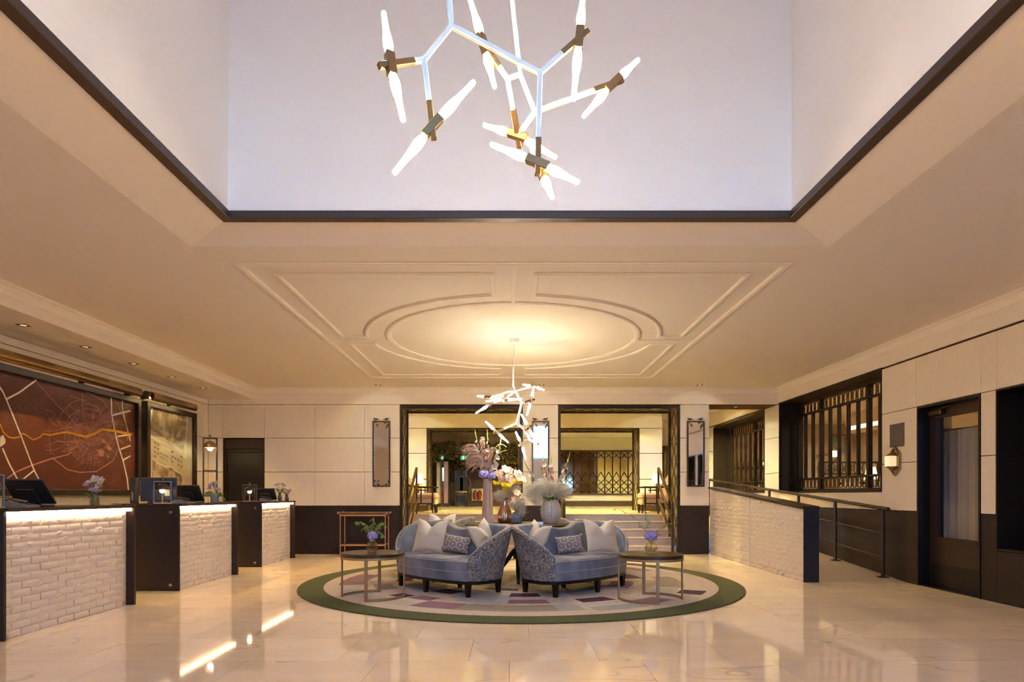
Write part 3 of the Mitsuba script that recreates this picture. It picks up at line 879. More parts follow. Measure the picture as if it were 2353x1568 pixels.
def pos_monitor(label, M, w=0.40, h=0.27, group=None):
    """A flat till screen that leans back on a wedge foot; screen faces local -y, the shell is towards +y."""
    k = thing('till_monitor', label, 'monitor', group, M)
    A = tr(0, 0, 0.03) @ rx(-38)
    m = MB(); m.box(-w / 2, w / 2, -0.008, 0.016, 0, h, 0.006, A)
    part(k, 'shell', m.done(), 'plastic_black')
    m = MB(); m.box(-w / 2 + 0.015, w / 2 - 0.015, -0.010, -0.006, 0.015, h - 0.015, M=A)
    part(k, 'screen', m.done(), 'screen_off')
    m = MB(); m.box(-w * 0.36, w * 0.36, -0.05, 0.15, 0, 0.018, 0.005)
    m.box(-0.08, 0.08, 0.016, 0.05, 0.02, h * 0.7, 0.006, A)
    part(k, 'foot', m.done(), 'plastic_black')
    return k


pos_monitor('black till monitor leaning back on the nearest desk', tr(-4.52, 6.02, TOP) @ rz(180), 0.38, 0.29)
pos_monitor('black till monitor leaning back behind the globe lamp of the middle desk', tr(-4.36, 8.62, TOP) @ rz(180), 0.36, 0.27)
pos_monitor('small black till monitor leaning back behind the lamp of the farthest desk', tr(-4.36, 11.32, TOP) @ rz(180), 0.34, 0.25)

k = thing('desktop_monitor', 'black desktop monitor seen from its back and side on the middle desk', 'monitor', None, tr(-4.55, 8.16, TOP) @ rz(18))
part(k, 'shell', box(-0.21, 0.21, -0.02, 0.025, 0.03, 0.335, 0.008), 'plastic_black')
part(k, 'screen', box(-0.2, 0.2, 0.024, 0.028, 0.04, 0.325), 'screen_off')
part(k, 'foot', box(-0.12, 0.12, -0.08, 0.09, 0, 0.03, 0.008), 'plastic_black')
m = MB()
for z in (0.27, 0.24):
    for x in (-0.05, -0.02, 0.01):
        m.box(x, x + 0.02, -0.0215, -0.0195, z, z + 0.004)
part(k, 'vent_slot', m.done(), 'plastic_grey')
part(k, 'sticker', box(0.07, 0.14, -0.0222, -0.0202, 0.10, 0.185), 'lamp_surface', label='white sticker')
m = MB(); m.box(-0.212, -0.20, -0.015, 0.02, 0.05, 0.3)
part(k, 'bezel_edge', m.done(), 'plastic_grey')
k = thing('desktop_computer', 'slim black desktop computer standing on edge left of the middle monitor', 'computer', None, tr(-4.845, 8.12, TOP) @ rz(6))
part(k, 'case', box(-0.035, 0.035, -0.05, 0.05, 0, 0.335, 0.008), 'plastic_black')
part(k, 'port_panel', box(-0.012, 0.012, -0.053, -0.049, 0.04, 0.15), 'plastic_grey')


def telephone(label, M, group='desk telephones'):
    k = thing('telephone', label, 'telephone', group, M)
    m = MB(); m.add([[-0.1, -0.1, 0], [0.1, -0.1, 0], [0.1, 0.1, 0], [-0.1, 0.1, 0], [-0.1, -0.1, 0.018], [0.1, -0.1, 0.018], [0.1, 0.1, 0.055], [-0.1, 0.1, 0.055]],
                    [[0, 3, 2, 1], [4, 5, 6, 7], [0, 1, 5, 4], [1, 2, 6, 5], [2, 3, 7, 6], [3, 0, 4, 7]])
    part(k, 'body', m.done(), 'plastic_grey')
    m = MB(); m.tube([(-0.075, -0.09, 0.045), (-0.075, -0.06, 0.055), (-0.075, 0.05, 0.075), (-0.075, 0.085, 0.075)], [0.02, 0.013, 0.013, 0.02], 10)
    part(k, 'handset', m.done(), 'plastic_black', 40)
    m = MB()
    for i in range(3):
        for j in range(4):
            x, y = 0.0 + i * 0.028, -0.07 + j * 0.026
            m.box(x, x + 0.02, y, y + 0.016, 0.018 + (y + 0.1) * 0.185, 0.027 + (y + 0.1) * 0.185)
    part(k, 'keypad', m.done(), 'plastic_black')
    return k


t0 = telephone('dark grey telephone under the till monitor of the nearest desk', tr(-4.40, 5.67, TOP) @ rz(100))
dup(t0, 'dark grey telephone right of the globe lamp on the middle desk', tr(-4.28, 8.28, TOP) @ rz(95))
dup(t0, 'dark telephone right of the lamp on the farthest desk', tr(-4.22, 10.92, TOP) @ rz(95))

# ---------------- the two framed maps and their picture lights
PX = -6.05


def on_wall(zx, zy):
    """A point of the print, from the 4.9 times enlarged photograph (origin 0, 780), on the print's own plane: (along the wall, height)."""
    px, py = zx / 4.9, 780 + zy / 4.9
    Y = -PX * FPX / (CX - px)
    return Y, EYE + (HY - py) * Y / FPX


def framed(name, label, y0, y1, z0, z1, fw, bsdf):
    k = thing(name, label, 'framed map', None)
    m = MB()
    for a in ((y0, y0 + fw, z0, z1), (y1 - fw, y1, z0, z1), (y0, y1, z0, z0 + fw), (y0, y1, z1 - fw, z1)):
        m.box(XL, XL + 0.145, *a, 0.006)
    part(k, 'frame', m.done(), 'black_wood')
    part(k, 'print', box(XL + 0.02, PX, y0 + fw * 0.6, y1 - fw * 0.6, z0 + fw * 0.6, z1 - fw * 0.6), bsdf)
    return k, (y0 + fw, y1 - fw, z0 + fw, z1 - fw)


def ribbon(m, pts, w, rect, lift):
    """A drawn line on the print, clipped to its rectangle."""
    from shapely.geometry import LineString, box as sbox
    g = LineString(pts).buffer(w / 2, quad_segs=2, cap_style=2).intersection(sbox(rect[0], rect[2], rect[1], rect[3]))
    flat(m, g, lift)


def flat(m, g, lift):
    for q in getattr(g, 'geoms', [g]):
        if q.is_empty or q.geom_type != 'Polygon' or q.area < 1e-7:
            continue
        v, fc = trimesh.creation.triangulate_polygon(q, engine='earcut')
        m.add(np.c_[np.full(len(v), PX + lift), v[:, 0], v[:, 1]], fc)


def map_red(p, n, uv):
    a = fbm(p.y * 3, p.z * 3, 2.0, 4)
    sp = smoothstep(0.60, 0.80, noise(p.y * 190, p.z * 190)) * smoothstep(0.42, 0.65, fbm(p.y * 1.6 + 1.3, p.z * 1.8, 5.0, 3))
    return mix(mix((0.027, 0.0048, 0.0036), (0.046, 0.0085, 0.006), a), (0.22, 0.10, 0.09), sp * 0.45)


def map_tan(p, n, uv):
    a = fbm(p.y * 6, p.z * 6, 2.0, 4)
    return mix((0.30, 0.24, 0.165), (0.44, 0.37, 0.27), a)


def map_park(p, n, uv):
    a = fbm(p.y * 9 + 3 * fbm(p.y * 2, p.z * 2, 0.3, 2), p.z * 9 + 2 * noise(p.y * 3, p.z * 3), 1.0, 4)
    return mix((0.11, 0.083, 0.045), (0.36, 0.30, 0.20), smoothstep(0.3, 0.75, a))


scene['map_red'] = princ(proc(map_red), 0.5, specular=0.3)
scene['map_tan'] = princ(proc(map_tan), 0.5, specular=0.3)
scene['map_park'] = princ(proc(map_park), 0.5, specular=0.3)
scene['map_white'] = diffuse(0.52, 0.46, 0.40)
scene['map_pink'] = diffuse(0.33, 0.15, 0.13)
scene['map_orange'] = diffuse(0.42, 0.17, 0.025)
scene['map_dark'] = diffuse(0.20, 0.16, 0.11)

mk, rect = framed('framed_map', 'large dark red street map with an orange river in a black frame', 6.5, 10.245, 1.19, 2.755, 0.085, 'map_red')
W = lambda L: [on_wall(*q) for q in L]  # noqa: E731
for L, w in (([(-60, 480), (0, 545), (35, 600), (70, 680), (140, 850), (240, 1100), (300, 1260), (380, 1470), (430, 1568), (480, 1700)], 0.022), ([(70, 675), (215, 600), (400, 465), (450, 420)], 0.022),
             ([(25, 1225), (100, 1400), (190, 1568), (205, 1620)], 0.022), ([(80, 1680), (200, 1620), (270, 1568), (385, 1475)], 0.02),
             ([(1250, 640), (1255, 840), (1290, 1020), (1330, 1200), (1385, 1370), (1430, 1568), (1445, 1700)], 0.03), ([(1380, 660), (1375, 770), (1410, 930), (1470, 1150)], 0.025),
             ([(1265, 855), (1470, 806)], 0.028), ([(1320, 1095), (1470, 1072)], 0.025), ([(1355, 1240), (1470, 1196)], 0.025), ([(1385, 1360), (1470, 1314)], 0.025)):
    m = MB(); ribbon(m, W(L), w, rect, 0.0022)
    part(mk, 'main_road', m.done(), 'map_white', label='cream main road printed on the map')
m = MB()
flat(m, __import__('shapely').geometry.Polygon(W([(0, 1100), (35, 1075), (62, 1140), (55, 1175), (0, 1215)])).intersection(__import__('shapely').geometry.box(rect[0], rect[2], rect[1], rect[3])), 0.0022)
part(mk, 'building_block', m.done(), 'map_white', label='cream block printed at the edge of the map')
m = MB()
riv = [(-200, 800), (-60, 880), (0, 960), (30, 1040), (90, 1100), (150, 1115), (210, 1100), (250, 1060), (300, 1085), (370, 1135), (450, 1100), (480, 1065), (560, 1080), (680, 1055), (750, 1045), (830, 1065), (960, 1100), (1050, 1070), (1150, 1015), (1300, 1035), (1480, 1075)]
for i in range(len(riv) - 1):
    ribbon(m, W([riv[i], riv[i + 1]]), 0.018 + 0.022 * max(0, i - 8) / 11, rect, 0.003)
ribbon(m, W([(1290, 680), (1340, 780), (1390, 880), (1420, 980), (1440, 1140)]), 0.014, rect, 0.003)
part(mk, 'river', m.done(), 'map_orange', label='orange river printed on the map')
m = MB(); r = random.Random(8)
for L, w in (([(80, 1568), (170, 1500), (330, 1430), (560, 1350), (760, 1300), (800, 1270)], 0.017), ([(600, 1345), (760, 1470), (900, 1500), (1080, 1490), (1270, 1370), (1330, 1240)], 0.014),
             ([(1320, 1000), (1240, 800), (1150, 690), (1050, 630), (900, 560)], 0.010), ([(400, 465), (640, 740), (790, 880)], 0.006), ([(650, 910), (720, 790), (810, 715), (900, 680), (980, 690)], 0.007),
             ([(775, 630), (900, 675)], 0.006), ([(750, 780), (760, 830), (800, 900), (860, 970)], 0.006), ([(925, 600), (945, 850), (930, 910)], 0.009), ([(750, 700), (790, 760), (850, 790), (880, 860), (840, 850)], 0.005),
             ([(500, 795), (590, 810), (660, 920), (700, 1010), (690, 1030)], 0.006), ([(520, 820), (570, 940), (640, 980), (560, 900), (600, 880), (680, 960)], 0.005),
             ([(550, 1000), (560, 1200), (570, 1285), (620, 1300)], 0.006), ([(510, 1205), (640, 1150), (760, 1160), (880, 1150)], 0.005), ([(515, 1250), (620, 1250), (720, 1190), (800, 1190), (800, 1270)], 0.006),
             ([(480, 1030), (560, 1040), (680, 1015), (760, 1000), (900, 950), (1100, 930), (1230, 930), (1400, 970)], 0.006), ([(730, 925), (770, 1000)], 0.005)):
    ribbon(m, W(L), w, rect, 0.0014)
for i in range(260):
    a, rad = r.uniform(0, 6.283), r.uniform(0.05, 1.0) ** 0.6
    cx_, cy_ = 1020 + 300 * rad * math.cos(a), 1060 + 360 * rad * math.sin(a)
    d = a + r.choice((0, math.pi / 2)) + r.gauss(0, 0.12)
    n = r.randint(2, 4); ln = r.uniform(25, 75)
    pts = [(cx_ + math.cos(d + 0.12 * j) * ln * (j - n / 2), cy_ + math.sin(d + 0.12 * j) * ln * (j - n / 2)) for j in range(n + 1)]
    ribbon(m, W(pts), r.uniform(0.003, 0.0055), rect, 0.0014)
for q in ([(1100, 775), (1117, 800), (1100, 822), (1085, 800)], [(1045, 850), (1068, 880), (1048, 908), (1030, 876)], [(1150, 1100), (1190, 1165), (1148, 1170)], [(1210, 1190), (1258, 1230), (1245, 1258), (1202, 1235)],
          [(1108, 1240), (1170, 1255), (1160, 1325), (1102, 1300)], [(1205, 1300), (1230, 1315), (1222, 1340), (1204, 1330)]):
    flat(m, __import__('shapely').geometry.Polygon(W(q)), 0.0018)
part(mk, 'side_street', m.done(), 'map_pink', label='fine pink streets printed on the map')

mk2, rect2 = framed('framed_map', 'brown sepia town map in a narrower black frame right of the red map', 10.42, 12.06, 1.19, 2.755, 0.085, 'map_tan')
from shapely.geometry import Polygon as SPoly, box as sbox  # noqa: E402
R2b = sbox(rect2[0], rect2[2], rect2[1], rect2[3])
m = MB()
park = W([(1725, 760), (2110, 860), (2062, 1250), (1690, 1015)])
lake = W([(1712, 1330), (1760, 1390), (1850, 1432), (1930, 1440), (1985, 1490), (2050, 1525), (2062, 1620), (2045, 1740), (1990, 1780), (1900, 1790), (1760, 1780), (1700, 1690)])
flat(m, SPoly(park).intersection(R2b), 0.0012); flat(m, SPoly(lake).buffer(0).intersection(R2b), 0.0012)
part(mk2, 'park', m.done(), 'map_park', label='dark wooded park and lake printed on the map')
for L, w, lf in (([(1725, 740), (1640, 1060), (1600, 1280)], 0.05, 0.0016), ([(1640, 1065), (1850, 1180), (2090, 1335)], 0.05, 0.0019), ([(2110, 860), (2080, 1330)], 0.035, 0.0016), ([(1600, 1060), (1650, 1055)], 0.02, 0.0016), ([(1690, 760), (1640, 920)], 0.02, 0.0019)):
    m = MB(); ribbon(m, W(L), w, rect2, lf)
    if m.v:
        part(mk2, 'main_road', m.done(), 'map_white', label='cream road printed on the map')
m = MB(); ribbon(m, lake + lake[:1], 0.02, rect2, 0.0018)
part(mk2, 'shore_line', m.done(), 'map_white', label='cream outline of the lake')
m = MB(); r = random.Random(5)
for bx_, by_, nx, ny, dx, dy, s in ((1630, 1130, 2, 6, 36, 70, 24), (1735, 1150, 2, 4, 34, 50, 22), (1800, 1270, 7, 2, 20, 40, 13), (1930, 1250, 4, 3, 34, 55, 22), (1620, 1560, 2, 6, 34, 60, 20), (1730, 1030, 12, 1, 26, 26, 9), (1660, 830, 1, 9, 16, 28, 9)):
    for i in range(nx):
        for j in range(ny):
            x, y = bx_ + i * dx, by_ + j * dy + i * dx * (0.55 if bx_ > 1700 else 0.1)
            if r.random() < 0.85:
                flat(m, SPoly(W([(x, y), (x + s, y + s * 0.45), (x + s * 0.9, y + s * 1.6), (x - 2, y + s * 1.2)])).intersection(R2b), 0.002)
part(mk2, 'building_block', m.done(), 'map_dark', label='small dark building blocks printed on the map')


def picture_light(label, y0, y1, z, arms, em):
    k = thing('picture_light', label, 'picture light', 'picture lights over the maps')
    R, x = 0.072, XL + 0.32
    m = MB(); t = np.radians(np.linspace(-72, 190, 26))
    sec = [(math.cos(a), math.sin(a)) for a in t]
    v = [[x + R * c, y, z + R * s] for y in (y0, y1) for c, s in sec] + [[x + (R - 0.004) * c, y, z + (R - 0.004) * s] for y in (y0, y1) for c, s in sec]
    n = len(sec)
    fc = [[i, i + 1, n + i + 1, n + i] for i in range(n - 1)] + [[2 * n + i, 3 * n + i, 3 * n + i + 1, 2 * n + i + 1] for i in range(n - 1)]
    m.add(v, fc)
    for y in (y0, y1):
        m.add([[x, y, z]] + [[x + R * c, y, z + R * s] for c, s in sec], [[0, i + 1, i + 2] for i in range(n - 1)])
    part(k, 'shade', m.done(), 'lamp_bronze', 30)
    part(k, 'light_tube', box(x - 0.03, x + 0.02, y0 + 0.02, y1 - 0.02, z - 0.035, z - 0.02), 'lens_off', emit=em)
    for y in arms:
        m = MB(); m.tube([(XL, y, z + 0.02), (x, y, z + 0.02)], 0.02, 10); m.lathe([(0, 0), (0.045, 0), (0.045, 0.02), (0, 0.02)], 16, tr(XL, y, z + 0.02) @ ry(90))
        part(k, 'wall_arm', m.done(), 'black_metal', 40)
    return k


scene['lamp_bronze'] = metal((0.20, 0.145, 0.085), 0.22)
picture_light('long bronze picture light over the red map', 6.4, 9.86, 2.80, (7.4, 9.0), np.array([1, 0.68, 0.50]) * 7.0)
picture_light('shorter bronze picture light over the brown map', 10.18, 11.58, 2.80, (10.5, 11.3), np.array([1, 0.70, 0.30]) * 26)
k = thing('light_bracket', 'black knuckle joint between the two picture lights', 'bracket')
m = MB(); m.tube([(XL, 10.04, 2.81), (XL + 0.32, 10.04, 2.81)], 0.028, 14); m.mesh(trimesh.creation.icosphere(2, 0.055), tr(XL + 0.32, 10.07, 2.81)); m.tube([(XL + 0.32, 9.87, 2.81), (XL + 0.32, 10.06, 2.81)], 0.022, 10)
part(k, 'joint', m.done(), 'black_metal', 40)

# ---------------- floor lamp behind the desks
k = thing('floor_lamp', 'tall floor lamp of thin black bars with a metal dome near the black door', 'floor lamp', None, tr(-5.72, 12.0, 0) @ rz(28))
a, Ht = 0.115, 2.29
m = MB()
for x in (-a, a):
    for y in (-a, a):
        m.box(x - 0.009, x + 0.009, y - 0.009, y + 0.009, 0.0, Ht)
for z in (0.02, 1.18, 1.66, Ht - 0.01):
    for s in (-a, a):
        m.box(-a, a, s - 0.007, s + 0.007, z - 0.007, z + 0.007); m.box(s - 0.007, s + 0.007, -a, a, z - 0.007, z + 0.007)
m.bar((-a, -a, Ht - 0.01), (a, a, Ht - 0.01), 0.014); m.bar((a, -a, Ht - 0.01), (-a, a, Ht - 0.01), 0.014)
part(k, 'frame', m.done(), 'black_metal')
part(k, 'base', box(-a - 0.02, a + 0.02, -a - 0.02, a + 0.02, 0, 0.014, 0.004), 'black_metal')
t = np.linspace(0, math.pi / 2, 14)
m = MB(); m.lathe([(0.118 * math.cos(x), 2.10 + 0.125 * math.sin(x)) for x in t] + [(0.003, 2.226)], 28)
m.lathe([(0.010, 2.22), (0.012, 2.30), (0.022, 2.315), (0.024, 2.335), (0.012, 2.35), (0, 2.352)], 14)
part(k, 'dome', m.done(), 'brass_aged', 40)
m = MB(); m.mesh(trimesh.creation.icosphere(2, 0.05), tr(0, 0, 2.085))
part(k, 'bulb', m.done(), 'bulb_glass', True, emit=np.array([1, 0.74, 0.38]) * 150)

# ---------------- mirrors with birds and leaves
scene['iron'] = metal((0.07, 0.058, 0.045), 0.45)


def leaf_mesh(m, p, d, L, w=0.45, z=0.0):
    """A flat almond leaf in the x-z plane, with a little thickness."""
    d = np.asarray(d, float); d /= np.linalg.norm(d); nrm = np.array([-d[1], d[0]])
    t = np.linspace(0, 1, 7)
    half = w * L * 0.5 * np.sin(np.pi * t ** 0.8)
    c = np.asarray(p, float)[None] + d[None] * (t * L)[:, None]
    up, lo = c + nrm[None] * half[:, None], c - nrm[None] * half[:, None]
    from shapely.geometry import Polygon
    g = Polygon(np.vstack([up, lo[::-1][1:-1]])).buffer(0.0005)
    e = trimesh.creation.extrude_polygon(g, 0.006, engine='earcut')
    v = np.array(e.vertices)
    m.add(np.c_[v[:, 0], z + v[:, 2], v[:, 1]], np.array(e.faces)[:, ::-1])


def bird(m, x, z, s=1):
    body = trimesh.creation.icosphere(2, 1.0)
    m.mesh(body, tr(x, -0.012, z + 0.036) @ ry(-18 * s) @ sc(0.034, 0.013, 0.015))
    m.mesh(trimesh.creation.icosphere(2, 0.0125), tr(x - 0.03 * s, -0.012, z + 0.052))
    m.tube([(x - 0.04 * s, -0.012, z + 0.053), (x - 0.058 * s, -0.012, z + 0.053)], [0.005, 0.001], 6)
    m.tube([(x + 0.02 * s, -0.012, z + 0.03), (x + 0.065 * s, -0.012, z + 0.032)], [0.009, 0.005], 6)
    for q in (-0.006, 0.008):
        m.tube([(x + q, -0.012, z + 0.028), (x + q, -0.012, z)], 0.0025, 5)


def tall_mirror(label, M):
    """Origin at the middle of the bottom edge on the wall; the glass faces -y."""
    k = thing('tall_mirror', label, 'mirror', 'tall mirrors on the back wall', M)
    w, h, fw = 0.352, 1.335, 0.028
    m = MB()
    for b in ((-w / 2, -w / 2 + fw, 0, h), (w / 2 - fw, w / 2, 0, h), (-w / 2, w / 2, 0, fw), (-w / 2, w / 2, h - fw, h)):
        m.box(b[0], b[1], -0.035, 0, b[2], b[3], 0.004)
    part(k, 'frame', m.done(), 'iron')
    part(k, 'glass', box(-w / 2 + fw, w / 2 - fw, -0.014, -0.004, fw, h - fw), 'mirror')
    for x, s in ((-0.115, 1), (0.10, -1)):
        m = MB(); bird(m, x, h, s)
        part(k, 'bird', m.done(), 'iron', 40)
    m = MB()
    i = w / 2 - fw
    def stem(pts):
        m.tube([(x, -0.028, z) for x, z in pts], 0.0035, 6)
    stem([(-i, h - 0.03), (-i + 0.05, h - 0.065)]); leaf_mesh(m, (-i + 0.045, h - 0.06), (0.55, -1), 0.075, z=-0.03)
    stem([(i, h - 0.03), (i - 0.03, h - 0.07), (i - 0.035, h - 0.10)]); leaf_mesh(m, (i - 0.035, h - 0.09), (-0.25, -1), 0.075, z=-0.03)
    leaf_mesh(m, (i - 0.015, h - 0.055), (0.05, -1), 0.07, z=-0.03); leaf_mesh(m, (i - 0.045, h - 0.045), (-1, 0.1), 0.06, z=-0.03)
    stem([(-i, 0.05), (-i + 0.05, 0.09), (-i + 0.085, 0.11)]); leaf_mesh(m, (-i + 0.085, 0.10), (0.2, 0.6), 0.04, 0.8, z=-0.03); leaf_mesh(m, (-i + 0.045, 0.10), (-1, 0.6), 0.07, z=-0.03); leaf_mesh(m, (-i + 0.055, 0.06), (0.9, -0.5), 0.07, z=-0.03)
    leaf_mesh(m, (i - 0.02, 0.05), (-1, -0.15), 0.07, z=-0.03); leaf_mesh(m, (i - 0.008, 0.07), (0.1, 1), 0.07, z=-0.03)
    part(k, 'leaf_spray', m.done(), 'iron')
    return k


zm = EYE + (HY - 1119) * YB / FPX
tm = tall_mirror('tall narrow mirror with two iron birds left of the left portal', tr((877 - CX) * YB / FPX, YB, zm))
dup(tm, 'tall narrow mirror with iron birds on the pillar between the portals, behind the flowers', tr((1242 - CX) * YB / FPX, YB, zm))
dup(tm, 'tall narrow mirror with iron birds right of the right portal, above the ramp wall', tr((1598 - CX) * YB / FPX, YB, zm))

# ---------------- copper console table
k = thing('console_table', 'slim copper framed console table against the dark dado left of the sofas', 'console table', None, tr(-2.90, 12.52, 0))
w, d, h = 0.44, 0.17, 0.86
for x in (-w, w):
    for y in (-d, d):
        m = MB(); m.box(x - 0.009, x + 0.009, y - 0.009, y + 0.009, 0, h - 0.03, 0.002)
        part(k, 'leg', m.done(), 'copper')
part(k, 'top_frame', square_ring(1, 0.9, 0, 0.03), 'copper', M=tr(0, 0, h - 0.075) @ sc(w + 0.012, d + 0.012, 1))
m = MB()
for y in (-d, d):
    m.tube([(-w - 0.045, y, h - 0.012), (w + 0.045, y, h - 0.012)], 0.014, 10)
for x in (-w, w):
    m.tube([(x, -d - 0.03, h - 0.012), (x, d + 0.03, h - 0.012)], 0.012, 10)
part(k, 'rail', m.done(), 'bronze', 40)
m = MB()
for x in (-w - 0.035, w + 0.035):
    for y in (-d, d):
        m.box(x - 0.02, x + 0.02, y - 0.02, y + 0.02, h - 0.035, h + 0.01, 0.004)
part(k, 'corner_block', m.done(), 'copper')
part(k, 'table_top', box(-w + 0.01, w - 0.01, -d + 0.01, d - 0.01, h - 0.045, h - 0.03), 'bronze_dark')
part(k, 'lower_shelf', box(-w + 0.01, w - 0.01, -d, d, 0.20, 0.235, 0.003), 'copper')
# ---------------------------------------------------------------- rug
RC, RR = (0.13, 8.80), 2.95
PATCH = [  # inner and outer radius, angle from the viewer's side (degrees), colour
    (2.02, 2.38, -31, -17.5, 1), (2.02, 2.38, -17.5, 9, 2), (1.86, 2.06, -50, -42, 0), (1.80, 2.02, -41, -31, 1), (1.24, 1.52, -49, -34, 0), (0.82, 1.0, -30, -2, 0),
    (1.20, 1.46, -6, 9, 0), (1.68, 1.92, -5, 9, 1), (1.72, 1.96, 20, 33, 0), (2.22, 2.48, 18, 33, 3), (2.10, 2.38, 35, 46, 1), (2.20, 2.50, 58, 66, 0),
    (1.20, 1.5, 24, 40, 2), (1.5, 1.72, -30, -10, 3), (2.02, 2.38, 9, 16, 3), (1.25, 1.55, 60, 85, 1), (1.9, 2.2, 70, 100, 2), (1.5, 1.75, 95, 112, 0), (2.1, 2.4, 118, 150, 1),
    (2.1, 2.45, -105, -78, 1), (1.75, 2.0, -78, -62, 2), (1.5, 1.72, -100, -86, 0), (2.15, 2.45, -68, -56, 3), (2.0, 2.3, -140, -118, 2)]
PCOL = [(0.060, 0.032, 0.050), (0.205, 0.120, 0.150), (0.225, 0.205, 0.165), (0.270, 0.275, 0.260)]


def rug_pattern(p, n, uv):
    dx, dy = p.x - RC[0], -(p.y - RC[1])
    r = dr.sqrt(dx * dx + dy * dy)
    a = dr.atan2(dx, dy) * (180 / math.pi)
    fuzz = fbm(p.x * 60, p.y * 60, 0.0, 2)
    ring = dr.floor(r / 0.27)
    seg = dr.floor(a / 14 + 3 * cell_rand(ring, 7, 1))
    k = cell_rand(ring, seg, 4)
    base = mi.Color3f(0.46, 0.385, 0.305)
    col = mix(base, mi.Color3f(0.375, 0.345, 0.30), smoothstep(0.45, 0.5, k) * smoothstep(2.45, 2.40, r))
    col = mix(col, mi.Color3f(0.30, 0.32, 0.33), smoothstep(0.80, 0.82, k) * smoothstep(1.95, 1.9, r))
    for r0, r1, a0, a1, c in PATCH:
        on = (r > r0) & (r < r1) & (a > a0) & (a < a1)
        col = dr.select(on, mi.Color3f(*PCOL[c]), col)
    col = dr.select(r > 2.63, mi.Color3f(0.064, 0.078, 0.039), col)
    return col * (0.82 + 0.36 * fuzz)


scene['rug_wool'] = princ(proc(rug_pattern), 0.95, specular=0.05, sheen=0.25)
m = MB(); m.lathe([(0, 0), (RR - 0.004, 0), (RR, 0.005), (RR - 0.003, 0.012), (RR - 0.02, 0.014), (0, 0.014)], 128, tr(RC[0], RC[1], 0.0005))
single('rug', 'large round rug with a green border and purple and grey patches under the sofas', 'rug', m.done(), 'rug_wool')
RZ = 0.0145

# ---------------------------------------------------------------- curved sofas around the flower table
OC = (0.01, 8.75)


def velvet(p, n, uv):
    a = fbm(p.x * 5 + 0.6 * p.z, p.y * 5, p.z * 3.2, 4)
    b = noise(p.x * 260, p.y * 260, p.z * 260)
    return mix((0.100, 0.122, 0.165), (0.215, 0.235, 0.28), smoothstep(0.28, 0.72, a)) * (0.93 + 0.14 * b)


scene['velvet'] = princ(proc(velvet), 0.62, specular=0.25, sheen=1.0, sheen_tint=0.4)


def tweed(p, n, uv):
    u, v = uv.x, uv.y
    h = smoothstep(0.50, 0.66, noise(u * 60, v * 330) * 0.6 + noise(u * 130 + 9, v * 420) * 0.4)
    w = smoothstep(0.50, 0.66, noise(u * 330, v * 52) * 0.6 + noise(u * 420, v * 110 + 5) * 0.4)
    k = dr.maximum(h, w) * (0.55 + 0.45 * noise(u * 16, v * 16))
    return mix((0.014, 0.014, 0.019), (0.50, 0.48, 0.47), k)


scene['tweed'] = princ(proc(tweed), 0.8, specular=0.15)
scene['piping'] = princ((0.36, 0.38, 0.42), 0.6, sheen=0.5)


def smooth_path(pts, n):
    from scipy.interpolate import CubicSpline
    pts = np.asarray(pts, float)
    s = np.r_[0, np.cumsum(np.linalg.norm(np.diff(pts, axis=0), axis=1))]
    t = np.linspace(0, s[-1], n)
    return CubicSpline(s, pts)(t)


SH = [(-0.70, 0.335, 0.44, 0.03), (-0.785, 0.22, 0.60, 0.14), (-0.805, 0.06, 0.725, 0.185), (-0.780, -0.10, 0.795, 0.17), (-0.70, -0.22, 0.812, 0.125), (-0.55, -0.262, 0.812, 0.11), (-0.36, -0.235, 0.81, 0.09), (-0.17, -0.195, 0.768, 0.065), (0.0, -0.185, 0.748, 0.06)]
SH = SH + [(-x, y, h, f_) for x, y, h, f_ in SH[-2::-1]]
NS = 72
S4 = smooth_path(SH, NS)
FRONT = smooth_path([(-0.70, 0.335), (-0.45, 0.405), (0.0, 0.44), (0.45, 0.405), (0.70, 0.335)], 28)


